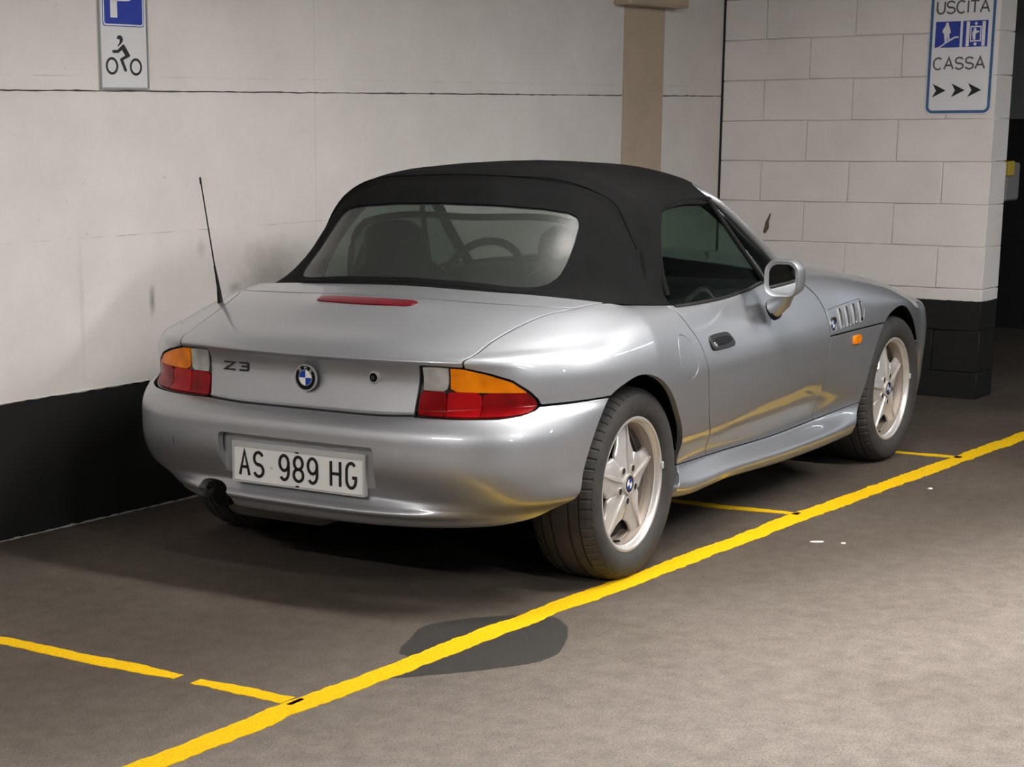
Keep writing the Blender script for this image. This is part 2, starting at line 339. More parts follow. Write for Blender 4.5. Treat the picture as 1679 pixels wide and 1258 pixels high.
# black skirting and the pale ragged bead at its foot and head
bm = bmesh.new(); add_box(bm, (-10, WY + .003, 0), (4.38, WY + .03, .487)); bm_obj('skirting', bm, M['dado'], wl)
def ragged_bead(name, x0, x1, zc, r, mt, y, par, step=.02, amp=.5):
    vs, fs = [], []; n = int((x1 - x0) / step)
    for i in range(n + 1):
        x = x0 + (x1 - x0) * i / n; a = r * (1 + amp * (random.random() * 2 - 1)); b = r * (1 + amp * (random.random() * 2 - 1))
        vs += [(x, y + .006, zc + a), (x, y - .55 * b, zc + .15 * a), (x, y - .4 * b, zc - .5 * a), (x, y + .006, zc - a)]
        if i:
            k = 4 * i
            for q in range(3): fs.append((k - 4 + q, k + q, k + q + 1, k - 3 + q))
    return mesh_obj(name, vs, fs, mt, par, smooth=True)
ragged_bead('paint_lip', -6, 4.38, .490, .007, M['wall'], WY, wl)
ragged_bead('floor_bead', -6, 4.38, .003, .006, M['grout'], WY + .002, wl, .03, .8)
# end pillar: block courses 0.213 m high, 0.5 m long
PX, PR, PD = 4.3895, -.292, .222
we = box_obj('wall_end', (PX + .008, PR + .008, 0), (PX + PD - .01, WY - .012, HC), M['block']); we['kind'] = 'structure'
Z0, CH = .5625, .213
def pblock(x0, x1, y0, y1, z0, z1):
    j = lambda a: random.uniform(-a, a)
    bm = bmesh.new(); add_box(bm, (x0 + j(.0015), y0, z0), (x1, y1, z1), .003, 1)
    for v in bm.verts: v.co.z += .0015 * math.sin(9 * v.co.y + z0 * 40); v.co.x += .0012 * math.sin(7 * v.co.y + 30 * z0)
    bm_obj('block', bm, M['block'], we, angle=.7)
k = -3
while Z0 + k * CH < HC:
    za, zb = Z0 + k * CH + .0012, min(Z0 + (k + 1) * CH - .0012, HC); za = max(za, 0.0)
    cuts = [.957, .456, -.048] if k % 2 == 0 else [.701, .200]
    ys = [WY - .005] + cuts + [PR]
    for a, b in zip(ys[:-1], ys[1:]): pblock(PX, PX + PD, b + .001 * (b != PR), a - .001, za, zb)
    k += 1
box_obj('crack_filler', (PX - .001, WY - .012, 0), (PX + .2, WY + .02, HC), M['crack'], we)
# chipped plaster scar on the pillar
bm = bmesh.new(); ch = [(-.022, -.034), (-.006, -.040), (.012, -.012), (.010, .020), (.022, .066), (.014, .064), (-.010, .018), (-.012, .002)]
prism(bm, ch, lambda a, b: (PX - .003, .908 - a, .852 + b), lambda a, b: (PX + .004, .908 - a, .862 + b)); bm_obj('plaster_chip', bm, M['plug'], we)
# corridor beyond the pillar
wf = box_obj('wall_far', (7.75, -9, 1.405), (7.95, 2.2, HC), M['far']); wf['kind'] = 'structure'
box_obj('skirting', (7.745, -9, 0), (7.95, 2.2, 1.405), M['dado'], wf)
w = box_obj('wall_passage', (PX + PD + .9, 1.6, 0), (7.8, 1.8, HC), M['far']); w['kind'] = 'structure'
# the rest of the garage (behind and beside the camera)
for nm, lo, hi in (('wall_right', (-10, -9.2, .5), (12, -9, HC)), ('wall_back', (-10.2, -9, .5), (-10, 2.2, HC))):
    w = box_obj(nm, lo, hi, M['far' if nm == 'wall_right' else 'wall']); w['kind'] = 'structure'
    box_obj('skirting', (lo[0], lo[1], 0), (hi[0], hi[1], .5), M['dado'], w)
# ceiling beams crossing the bay
for i, bx in enumerate((3.30, -1.6, -6.5)):
    b = box_obj('trim_%d' % (i + 1), (bx, -9, 2.46 if i else 2.32), (bx + .45, WY - .01, HC), M['ceiling'], None, .01); b['kind'] = 'structure'
# ================================================================ fluorescent fittings (above the frame)
def fitting(x, y, k, label, L=1.35):
    o = empty('ceiling_light', (x, y, LAMP_Z), PI / 2 if x > 5 else 0); tag(o, label, 'ceiling light', 'fluorescent ceiling fittings')
    bm = bmesh.new(); add_box(bm, (-.085, -L / 2 - .03, .012), (.085, L / 2 + .03, .09), .008); bm_obj('housing', bm, M['lamp_body'], o)
    for s in (-1, 1): box_obj('hanger', (-.015, s * L * .35 - .015, .09), (.015, s * L * .35 + .015, HC - LAMP_Z), M['lamp_body'], o)
    mt = mat('lit_diffuser', (.8, .8, .8), .5, emit=(.84, .92, 1.0) if y < -6 or x > 5 else (1.0, .965, .93), es=LAMP_POWER * k)
    bm = bmesh.new(); add_box(bm, (-.065, -L / 2, 0), (.065, L / 2, .014)); bm_obj('diffuser', bm, mt, o)
    for s in (-1, 1): box_obj('end_cap', (-.08, s * (L / 2 + .015) - .014, -.012), (.08, s * (L / 2 + .015) + .014, .012), M['lamp_body'], o)
LL = ['white ceiling fitting hanging right of the silver car', 'white ceiling fitting over the lane behind the car', 'added white ceiling fitting over the lane beside the car door, brightening the pillar', 'white ceiling fitting near the left wall, behind the parked car', 'white ceiling fitting over the far bays, level with the car', 'white ceiling fitting over the far bays, behind the camera', 'cool white ceiling fitting along the lane just past the pillar', 'cool white ceiling fitting farthest along the lane']
for (x, y, k), lab in zip(LAMPS, LL): fitting(x, y, k, lab)
# ================================================================ floor markings
def ragged_line(name, pts, w, label, seed, step=.015, amp=.004, gaps=()):
    r = random.Random(seed); vs, fs = [], []; P = [Vector(p) for p in pts]; Lt = sum((b - a).length for a, b in zip(P[:-1], P[1:]))
    s, prev = 0.0, None; seg = 0; acc = 0.0; ew = 0.0; ev = 0.0
    while s <= Lt:
        while seg < len(P) - 2 and s > acc + (P[seg + 1] - P[seg]).length: acc += (P[seg + 1] - P[seg]).length; seg += 1
        d = (P[seg + 1] - P[seg]).normalized(); q = P[seg] + d * (s - acc); nrm = Vector((-d.y, d.x))
        ew = .8 * ew + r.uniform(-1, 1) * amp; ev = .8 * ev + r.uniform(-1, 1) * amp
        A = q + nrm * (w / 2 + ew); B = q - nrm * (w / 2 + ev); k = len(vs)
        vs += [(A.x, A.y, .0), (A.x, A.y, .0016), (B.x, B.y, .0016), (B.x, B.y, .0)]
        if prev is not None and not any(a < s <= b for a, b in gaps):
            for i in range(3): fs.append((prev + i, k + i, k + i + 1, prev + i + 1))
        prev = k; s += step
    o = mesh_obj(name, vs, fs, M['yellow']); tag(o, label, 'floor marking'); return o
ragged_line('lane_line', [(9.0, -.90), (3.45, -.868), (1.22, -.822), (0.0, -.818), (-.37, -.806), (-1.56, -.805), (-4.2, -.86)], .083, 'long worn yellow line painted along the lane in front of the car', 3)
ragged_line('bay_line', [(-1.672, 1.19), (-1.672, .25), (-1.617, -.44), (-1.595, -.80)], .055, 'thin yellow bay line on the floor behind the car, broken in one place', 5, gaps=((1.60, 1.66), (1.95, 1.965)))
ragged_line('bay_line', [(1.20, 1.19), (1.20, -.5), (1.255, -.80)], .050, 'short yellow bay line meeting the lane line beside the car door', 8)
ragged_line('bay_line', [(2.70, 1.19), (2.70, -.6), (2.735, -.86)], .050, 'short yellow bay line meeting the lane line beside the front wheel', 9)
st = [(-.905, -.64), (-.86, -.618), (-.805, -.612), (-.76, -.622), (-.724, -.641), (-.67, -.668), (-.625, -.703), (-.57, -.745), (-.527, -.788), (-.505, -.83), (-.517, -.877), (-.57, -.945), (-.667, -1.003), (-.76, -1.05), (-.841, -1.076), (-.91, -1.072), (-.965, -1.055), (-1.03, -1.02), (-1.092, -.984), (-1.206, -.907), (-1.283, -.85), (-1.25, -.82), (-1.19, -.79), (-1.13, -.79), (-1.09, -.76), (-1.09, -.725), (-1.03, -.69), (-.97, -.67)]
bm = bmesh.new(); dense = []
for a, b in zip(st, st[1:] + st[:1]):
    for q in range(6):
        f = q / 6; dense.append((a[0] + (b[0] - a[0]) * f + random.uniform(-.003, .003), a[1] + (b[1] - a[1]) * f + random.uniform(-.003, .003)))
prism(bm, dense, lambda a, b: (a, b, .0006), lambda a, b: (a, b, 0)); o = bm_obj('damp_patch', bm, M['wet'])
tag(o, 'dark damp patch on the floor under the yellow lane line', 'stain')
for i, (x, y, L, wd, lab) in enumerate(((.865, -1.05, .045, .012, 'white sliver of litter on the bare floor right of the rear wheel'), (1.997, -1.001, .018, .014, 'small white scrap beyond the yellow line near the front wheel'), (.90, -1.13, .015, .010, 'tiny white crumb just beside the white sliver'))):
    bm = bmesh.new(); pts = [(L * math.cos(t) * (.5 + .1 * math.sin(3 * t)), wd * math.sin(t) * .5) for t in np.linspace(0, 2 * PI, 10)[:-1]]
    prism(bm, pts, lambda a, b: (a, b, .004 + .15 * a * a), lambda a, b: (a, b, 0)); o = bm_obj('litter_scrap', bm, M['paper']); o.location = (x, y, 0); o.rotation_euler = (0, 0, -.9)
    tag(o, lab, 'litter', 'white litter scraps')
# ================================================================ signs
# motorcycle parking sign on the left wall (viewer looks along +y: right = +x)
SX0, SX1, SZ0, SZ1 = -.297, -.054, 1.5545, 2.15
sg = empty('parking_sign', (SX0, WY, SZ0)); tag(sg, 'white wall sign with blue P square above a black motorcycle rider', 'sign')
def sm(a, b, d=0.0): return (a, -.006 - d, b)
bm = bmesh.new(); add_box(bm, (0, -.006, 0), (SX1 - SX0, 0, SZ1 - SZ0)); bm_obj('back_plate', bm, M['sign_grey'], sg)
bm = bmesh.new(); W_, H_ = SX1 - SX0, SZ1 - SZ0
for lo, hi in (((0, -.012, 0), (.006, -.006, H_)), ((W_ - .005, -.012, 0), (W_, -.006, H_)), ((.006, -.012, 0), (W_ - .005, -.006, .006)), ((.006, -.012, H_ - .006), (W_ - .005, -.006, H_))): add_box(bm, lo, hi)
bm_obj('edge_frame', bm, M['sign_edge'], sg)
BX0, BX1, BZ0 = .022, .228, .218; BZ1 = BZ0 + .212
bm = bmesh.new(); prism(bm, rrect(BX0, BX1, BZ0, BZ1, .012), lambda a, b: sm(a, b, .0008), lambda a, b: sm(a, b, 0)); bm_obj('blue_field', bm, M['sign_blue'], sg)
bm = bmesh.new(); ring_faces(bm, rrect(BX0 + .003, BX1 - .003, BZ0 + .003, BZ1 - .003, .011), rrect(BX0 + .008, BX1 - .008, BZ0 + .008, BZ1 - .008, .008), lambda a, b: sm(a, b, .0012), lambda a, b: sm(a, b, .0006)); bm_obj('blue_field_border', bm, M['sign_white'], sg)
bm = bmesh.new(); strokes_mesh(bm, [[(.055, .030), (.055, .185), (.12, .185)] + arc(.118, .145, .042, .040, 90, -90, 12) + [(.055, .105)]], .034, lambda a, b, d: sm(BX0 + a, BZ0 + b, .0012 + d), .0005); bm_obj('letter_p', bm, M['sign_white'], sg)
def zc(zx, zy): return ((zx - 235) * .000444, (1020 - zy) * .000299)
for cx, cy in ((372, 750), (641, 757)):
    bm = bmesh.new(); a, b = zc(cx, cy); ring_faces(bm, circ2(a, b, .0305, 36), circ2(a, b, .0218, 36), lambda u, v: sm(u, v, .0012), lambda u, v: sm(u, v, .0004)); bm_obj('pictogram_wheel', bm, M['ink'], sg)
bm = bmesh.new()
for poly in ([(438, 412), (452, 396), (472, 392), (492, 404), (502, 432), (500, 462), (480, 492), (446, 524), (440, 518), (462, 482), (470, 452), (462, 436), (446, 440), (436, 432)],
             [(380, 578), (388, 566), (438, 562), (506, 494), (520, 508), (580, 624), (574, 638), (512, 672), (500, 682), (538, 796), (534, 814), (518, 814), (510, 804), (468, 684), (466, 668), (476, 656), (514, 634), (522, 622), (488, 562), (450, 598), (392, 600), (382, 592)]):
    prism(bm, [zc(*q) for q in poly], lambda u, v: sm(u, v, .0012), lambda u, v: sm(u, v, .0004))
bm_obj('pictogram_rider', bm, M['ink'], sg)
# exit sign on the pillar (viewer looks along +x: right = -y)
EW, EZ0, EH = .335, 1.4375, .84
se = empty('exit_sign', (PX - .002, .061, EZ0)); tag(se, 'white exit sign with blue border, USCITA and CASSA lettering and black arrows on the pillar', 'sign')
def em(a, b, d=0.0): return (-.004 - d, -a, b)
bm = bmesh.new(); prism(bm, rrect(0, EW, 0, EH, .030, 8), lambda a, b: em(a, b), lambda a, b: (0, -a, b)); bm_obj('sign_plate', bm, M['sign_white'], se)
bm = bmesh.new(); ring_faces(bm, rrect(.004, EW - .004, .006, EH - .006, .034, 8), rrect(.018, EW - .018, .020, EH - .020, .022, 8), lambda a, b: em(a, b, .001), lambda a, b: em(a, b, .0002)); bm_obj('border', bm, M['sign_border'], se)
def word(txt, f0, f1, z0, z1, wts, sw):
    tot = sum(wts); gap = .22 * tot / len(wts); unit = (f1 - f0) * EW / (tot + gap * (len(wts) - 1)); x = f0 * EW
    for ch, wt in zip(txt, wts):
        letter('letter', ch, sw, lambda a, b, d: em(a, b, .0006 + d), .0005, x, z0, wt * unit, z1 - z0, M['sign_text'], se); x += (wt + gap) * unit
word('USCITA', .100, .890, 1.932 - EZ0, 1.990 - EZ0, (1, 1, 1.1, .16, 1, 1.05), .0088)
word('CASSA', .094, .868, 1.660 - EZ0, 1.716 - EZ0, (1.1, 1.1, 1, 1, 1.1), .0085)
def esq(name, f0, f1, z0, z1, mt, d=.001):
    bm = bmesh.new(); prism(bm, [(f0 * EW, z0), (f1 * EW, z0), (f1 * EW, z1), (f0 * EW, z1)], lambda a, b: em(a, b, d), lambda a, b: em(a, b, d - .0006)); return bm_obj(name, bm, mt, se)
IZ0, IZ1 = 1.766 - EZ0, 1.893 - EZ0
esq('stairs_icon', .097, .474, IZ0, IZ1, M['sign_blue'])
esq('lift_icon', .512, .889, IZ0, IZ1, M['sign_blue'])
def ic(f0, u, v): return (f0 * EW + u * .377 * EW, IZ0 + v * (IZ1 - IZ0))
bm = bmesh.new()
for poly in ([(.05, .02), (.14, .02), (.30, .12), (.42, .22), (.80, .42), (.93, .42), (.95, .36), (.82, .36), (.46, .17), (.30, .06), (.2, .0), (.05, .0)],
             [(.40, .20), (.34, .58), (.28, .56), (.30, .70), (.40, .84), (.42, .95), (.50, .97), (.53, .86), (.58, .74), (.62, .56), (.56, .52), (.60, .28), (.52, .24), (.48, .46), (.47, .22)]):
    prism(bm, [ic(.097, *q) for q in poly], lambda a, b: em(a, b, .0016), lambda a, b: em(a, b, .0008))
bm_obj('stairs_icon_figure', bm, M['sign_white'], se)
bm = bmesh.new()
for poly in ([(.14, .02), (.27, .02), (.27, .97), (.14, .97)], [(.77, .02), (.90, .02), (.90, .97), (.77, .97)],
             [(.30, .20), (.74, .20), (.74, .25), (.30, .25)], [(.30, .74), (.74, .74), (.74, .79), (.30, .79)], [(.30, .25), (.345, .25), (.345, .74), (.30, .74)], [(.695, .25), (.74, .25), (.74, .74), (.695, .74)],
             [(.42, .27), (.52, .27), (.52, .50), (.66, .56), (.66, .60), (.54, .62), (.53, .72), (.44, .72), (.42, .60), (.38, .52)],
             [(.45, .88), (.52, .96), (.59, .88), (.52, .81)], [(.45, .11), (.52, .03), (.59, .11), (.52, .18)]):
    prism(bm, [ic(.512, *q) for q in poly], lambda a, b: em(a, b, .0016), lambda a, b: em(a, b, .0008))
bm_obj('lift_icon_figure', bm, M['sign_white'], se)
for f0 in (.10, .39, .64):
    bm = bmesh.new(); w_, z0_, z1_ = .205 * EW, 1.522 - EZ0, 1.590 - EZ0; x_ = f0 * EW; zm = (z0_ + z1_) / 2
    prism(bm, [(x_, z0_), (x_ + .28 * w_, zm), (x_, z1_), (x_ + w_, zm)][::-1], lambda a, b: em(a, b, .001), lambda a, b: em(a, b, .0002)); bm_obj('arrow', bm, M['ink'], se)
# ================================================================ barrier post beyond the pillar
bp = empty('barrier_post', (5.6, .10, 0)); tag(bp, 'slim barrier post with red and white bands and a grey box, beyond the pillar', 'barrier')
box_obj('post', (-.05, .02, 0), (.05, .12, .96), M['barrier_grey'], bp, .006)
for i in range(6): box_obj('red_band' if i % 2 else 'white_band', (-.056, -.012, .34 + i * .10), (.056, .022, .44 + i * .10), M['barrier_red' if i % 2 else 'barrier_white'], bp)
box_obj('control_box', (-.10, -.09, .96), (.10, .14, 1.17), M['barrier_grey'], bp, .01)
box_obj('yellow_bracket', (-.11, -.10, 1.10), (-.02, -.05, 1.18), M['barrier_yellow'], bp, .004)
# ---------------------------------------------------------------- car body surface (car frame: x forward, y left, z up, metres)
def pchip(X, Y, x):
    """monotone cubic through (X, Y) (Y may be [k, m]); x is a 1-d array"""
    X = np.asarray(X, float); Y = np.asarray(Y, float); x = np.asarray(x, float)
    one = Y.ndim == 1
    if one: Y = Y[:, None]
    h = np.diff(X)[:, None]; d = np.diff(Y, axis=0) / h
    m = np.zeros_like(Y)
    m[0] = d[0]; m[-1] = d[-1]
    if len(X) > 2:
        w1 = 2 * h[1:] + h[:-1]; w2 = h[1:] + 2 * h[:-1]
        a, b = d[:-1], d[1:]
        with np.errstate(divide='ignore', invalid='ignore'):
            hm = (w1 + w2) / (w1 / a + w2 / b)
        m[1:-1] = np.where(a * b > 0, hm, 0)
    i = np.clip(np.searchsorted(X, x) - 1, 0, len(X) - 2)
    t = ((x - X[i]) / (X[i + 1] - X[i]))[:, None]; hh = (X[i + 1] - X[i])[:, None]
    r = ((1 + 2 * t) * (1 - t) ** 2 * Y[i] + t * (1 - t) ** 2 * hh * m[i]
         + t * t * (3 - 2 * t) * Y[i + 1] + t * t * (t - 1) * hh * m[i + 1])
    return r[:, 0] if one else r
def crom(X, Y, x):
    """Catmull-Rom style cubic (finite-difference tangents) through points; smoother than pchip"""
    X = np.asarray(X, float); Y = np.asarray(Y, float); x = np.asarray(x, float)
    one = Y.ndim == 1
    if one: Y = Y[:, None]
    h = np.diff(X)[:, None]; d = np.diff(Y, axis=0) / h
    m = np.zeros_like(Y); m[0] = d[0]; m[-1] = d[-1]
    m[1:-1] = (h[1:] * d[:-1] + h[:-1] * d[1:]) / (h[1:] + h[:-1])
    i = np.clip(np.searchsorted(X, x) - 1, 0, len(X) - 2)
    t = ((x - X[i]) / (X[i + 1] - X[i]))[:, None]; hh = (X[i + 1] - X[i])[:, None]
    r = ((1 + 2 * t) * (1 - t) ** 2 * Y[i] + t * (1 - t) ** 2 * hh * m[i]
         + t * t * (3 - 2 * t) * Y[i + 1] + t * t * (t - 1) * hh * m[i + 1])
    return r[:, 0] if one else r
def sell(phi, n):
    c, s = np.abs(np.cos(phi)), np.abs(np.sin(phi))
    r = (c ** n + s ** n) ** (-1.0 / n)
    return c * r, s * r
XC = 0.05
XK = [XC, .36, .8, 1.3, 1.7, 2.0, 2.45, 2.8]
REAR_X = [-.66, -.715, -.728, -.708, -.746, -.7455, -.738, -.718, -.674, -.669, -.664, -.681, -.668, -.505, -.33, -.115]
REAR_Z = [.232, .240, .280, .328, .420, .486, .531, .553, .578, .590, .722, .735, .747, .812, .866, .905]
REAR_N = [2.7, 2.8, 3.0, 4.0, 4.2, 4.2, 4.1, 3.7, 3.4, 3.5, 3.6, 3.4, 2.7, 2.5, 2.6, 3.1]
SY = np.array([
 #  xc     .36    .8    1.3    1.7    2.0   2.45   2.8
 [.760, .720, .730, .735, .745, .755, .755, .73],
 [.778, .765, .770, .775, .790, .800, .800, .77],
 [.800, .798, .796, .800, .812, .825, .825, .775],
 [.832, .770, .748, .737, .750, .802, .826, .785],
 [.832, .801, .788, .779, .785, .816, .832, .790],
 [.838, .814, .805, .801, .806, .824, .836, .795],
 [.843, .820, .811, .809, .813, .829, .840, .797],
[.846, .824, .813, .813, .819, .832, .843, .796],
 [.847, .826, .8135, .813, .820, .834, .844, .793],
 [.846, .822, .807, .807, .815, .833, .842, .788],
 [.840, .809, .789, .789, .800, .826, .833, .773],
 [.824, .793, .768, .770, .782, .811, .812, .760],
 [.800, .775, .753, .754, .760, .788, .783, .730],
 [.772, .760, .744, .738, .738, .757, .747, .695],
 [.742, .745, .738, .722, .708, .714, .700, .650],
 [.710, .728, .733, .700, .665, .660, .640, .590]])
SZ = np.array([
 [.285, .205, .200, .180, .180, .185, .185, .20],
 [.280, .195, .190, .170, .172, .180, .180, .19],
 [.305, .228, .224, .214, .218, .225, .225, .23],
 [.335, .302, .284, .266, .274, .300, .300, .30],
 [.410, .400, .395, .385, .385, .385, .385, .38],
 [.475, .470, .465, .460, .460, .460, .460, .45],
 [.535, .530, .525, .522, .522, .522, .522, .51],
 [.585, .580, .576, .574, .574, .574, .572, .555],
 [.618, .616, .612, .610, .610, .612, .610, .585],
 [.650, .648, .645, .645, .645, .648, .643, .610],
 [.700, .698, .695, .698, .700, .698, .683, .635],
 [.755, .744, .740, .745, .750, .740, .705, .645],
 [.800, .784, .776, .788, .792, .774, .727, .658],
 [.828, .810, .800, .820, .822, .800, .744, .668],
 [.846, .824, .813, .843, .843, .818, .757, .676],
 [.858, .832, .818, .858, .858, .829, .766, .682]])
FRONT_X = [3.10, 3.15, 3.17, 3.18, 3.19, 3.20, 3.20, 3.19, 3.17, 3.15, 3.13, 3.11, 3.085, 3.06, 3.03, 2.99]
FRONT_Z = [.20, .19, .23, .30, .38, .44, .50, .54, .57, .59, .605, .617, .63, .64, .65, .66]
NROW = 16
NPH, NSD, NFR, KV = 72, 150, 20, 7
def body_rows():
    """the 16 control rows sampled along u (rear centre -> side -> front centre), right-hand side (y < 0)"""
    rows = []
    # finer near the tangents
    ph = np.linspace(0, np.pi / 2, NPH + 1)
    xs = np.linspace(XC, 2.8, NSD + 1)[1:]
    pf = np.linspace(0, np.pi / 2, NFR + 1)[1:]
    for j in range(NROW):
        a = XC - REAR_X[j]; w = SY[j, 0]
        c, s = sell(ph, REAR_N[j])
        x1 = XC - a * c; y1 = w * s
        k = np.clip((s - .25) / .75, 0, 1); k = k * k * (3 - 2 * k)
        if j >= 10: k = np.clip(1 - c, 0, 1) ** .55
        elif j < 3: k = np.clip(1 - c, 0, 1) ** 1.2
        z1 = REAR_Z[j] + (SZ[j, 0] - REAR_Z[j]) * k
        ys = crom(XK, SY[j], xs); zs = crom(XK, SZ[j], xs)
        c, s = sell(pf, 2.6)
        a = FRONT_X[j] - 2.8
        x3 = 2.8 + a * s; y3 = SY[j, -1] * c
        z3 = SZ[j, -1] + (FRONT_Z[j] - SZ[j, -1]) * s ** 2
        rows.append(np.stack([np.concatenate([x1, xs, x3]), -np.concatenate([y1, ys, y3]), np.concatenate([z1, zs, z3])], 1))
    return np.array(rows)          # [row, u, 3]
def blend_rows(rows, kv):
    """pchip through the rows at every u by chord length -> dense grid [u, v, 3]"""
    n, m, _ = rows.shape
    vv = np.arange((n - 1) * kv + 1) / kv
    i = np.minimum(vv.astype(int), n - 2); t = (vv - i)[None, :, None]
    D = np.linalg.norm(np.diff(rows, axis=0), axis=2) + 1e-6     # [n-1, m]
    h = D[:, :, None]; d = np.diff(rows, axis=0) / h
    mt = np.zeros_like(rows); mt[0] = d[0]; mt[-1] = d[-1]
    mt[1:-1] = (h[1:] * d[:-1] + h[:-1] * d[1:]) / (h[1:] + h[:-1])
    mt = mt.transpose(1, 0, 2); R = rows.transpose(1, 0, 2); hh = D.T[:, i][:, :, None]
    return ((1 + 2 * t) * (1 - t) ** 2 * R[:, i] + t * (1 - t) ** 2 * hh * mt[:, i]
            + t * t * (3 - 2 * t) * R[:, i + 1] + t * t * (t - 1) * hh * mt[:, i + 1])
# soft top: the same idea, rows from the base seam up to the centre line
TXC = .45
TXK = [TXC, .62, .80, 1.0, 1.3]
TREAR_X = [-.125, -.10, -.01, .075, .15, .215, .285, .36, .425, .4499]
TREAR_Z = [.900, .925, 1.015, 1.10, 1.175, 1.225, 1.253, 1.264, 1.273, 1.2758]
TREAR_N = [3.7, 3.3, 2.6, 2.4, 2.3, 2.25, 2.2, 2.1, 2.0, 2.0]
TY = np.array([
 [.722, .725, .728, .728, .728],
 [.704, .712, .720, .722, .722],
 [.670, .680, .688, .690, .690],
 [.640, .650, .656, .658, .655],
 [.606, .616, .622, .624, .620],
 [.572, .582, .585, .580, .570],
 [.490, .500, .505, .505, .500],
 [.350, .355, .360, .360, .360],
 [.180, .180, .180, .180, .180],
 [.0, .0, .0, .0, .0]])
TZ = np.array([
 [.822, .818, .816, .816, .816],
 [.846, .842, .840, .840, .840],
 [.930, .930, .930, .930, .930],
 [1.020, 1.020, 1.020, 1.015, 1.00],
 [1.095, 1.097, 1.097, 1.085, 1.05],
 [1.155, 1.160, 1.160, 1.145, 1.09],
 [1.205, 1.211, 1.211, 1.195, 1.14],
 [1.252, 1.258, 1.260, 1.243, 1.19],
 [1.270, 1.275, 1.276, 1.262, 1.22],
 [1.276, 1.281, 1.282, 1.268, 1.226]])
def top_rows():
    rows = []
    ph = np.linspace(0, np.pi / 2, 41); xs = np.linspace(TXC, 1.3, 46)[1:]
    for j in range(len(TREAR_X)):
        c, s = sell(ph, TREAR_N[j]); a = TXC - TREAR_X[j]
        x1 = TXC - a * c; y1 = TY[j, 0] * s
        if j == 0:   # the base seam drops to the door sill along the side
            k = np.clip((s - .55) / .45, 0, 1); k = .35 * k + .65 * (1 - c) ** 1.2 * (s > .5)
        else:
            k = np.clip((s - .3) / .7, 0, 1) * .35 + .65 * (1 - c) ** 1.2
        z1 = TREAR_Z[j] + (TZ[j, 0] - TREAR_Z[j]) * np.clip(k, 0, 1)
        ys = crom(TXK, TY[j], xs); zs = crom(TXK, TZ[j], xs)
        rows.append(np.stack([np.concatenate([x1, xs]), -np.concatenate([y1, ys]), np.concatenate([z1, zs])], 1))
    return np.array(rows)
# ================================================================ panel cutting
class Surf:
    """polygon soup with position, normal and grid parameters per vertex; can be cut along any scalar field"""
    def __init__(s, A, F): s.A, s.F = A, F
    P = property(lambda s: s.A[:, :3]); Nn = property(lambda s: s.A[:, 3:6]); U = property(lambda s: s.A[:, 6]); V = property(lambda s: s.A[:, 7])
    def clip(s, g):
        A = s.A; keep = g > 0; out = []; new = []; cache = {}; n0 = len(A)
        def cut(i, j):
            key = (i, j) if i < j else (j, i)
            if key not in cache:
                a, b = key; t = g[a] / (g[a] - g[b]); cache[key] = n0 + len(new); new.append(A[a] + (A[b] - A[a]) * t)
            return cache[key]
        for f in s.F:
            k = [keep[i] for i in f]
            if all(k): out.append(f); continue
            if not any(k): continue
            q = []; m = len(f)
            for a in range(m):
                i, j = f[a], f[(a + 1) % m]
                if keep[i]: q.append(i)
                if keep[i] != keep[j]: q.append(cut(i, j))
            if len(q) >= 3: out.append(tuple(q))
        A2 = np.vstack([A, np.array(new)]) if new else A
        return Surf(A2, out).compact()
    def compact(s):
        used = sorted({i for f in s.F for i in f}); mp = {i: k for k, i in enumerate(used)}
        return Surf(s.A[used] if used else s.A[:0], [tuple(mp[i] for i in f) for f in s.F])
    def mirrored(s):
        A = s.A.copy(); A[:, 1] *= -1; A[:, 4] *= -1
        return Surf(A, [tuple(reversed(f)) for f in s.F])
    def weld(s, tol=1e5):
        key = {}; mp = []
        for i, p in enumerate(np.round(s.P * tol).astype(np.int64)): mp.append(key.setdefault(tuple(p), i))
        F = []
        for f in s.F:
            q = []
            for i in f:
                if mp[i] not in q: q.append(mp[i])
            if len(q) > 2: F.append(tuple(q))
        return Surf(s.A, F).compact()
    def offset(s, d):
        A = s.A.copy(); A[:, :3] += A[:, 3:6] * d; return Surf(A, s.F)
def grid_normals(G):
    du = np.gradient(G, axis=0); dv = np.gradient(G, axis=1); n = np.cross(du, dv)
    return n / (np.linalg.norm(n, axis=2, keepdims=True) + 1e-12)
def grid_surf(G, N, u0, u1, v0, v1, kv=KV):
    u1 = min(u1, G.shape[0] - 1); v1 = min(v1, G.shape[1] - 1); nu, nv = u1 - u0 + 1, v1 - v0 + 1
    uu, vv = np.meshgrid(np.arange(u0, u1 + 1), np.arange(v0, v1 + 1) / kv, indexing='ij')
    A = np.concatenate([G[u0:u1 + 1, v0:v1 + 1].reshape(-1, 3), N[u0:u1 + 1, v0:v1 + 1].reshape(-1, 3), uu.reshape(-1, 1), vv.reshape(-1, 1)], 1)
    F = [(i * nv + j, (i + 1) * nv + j, (i + 1) * nv + j + 1, i * nv + j + 1) for i in range(nu - 1) for j in range(nv - 1)]
    return Surf(A, F)
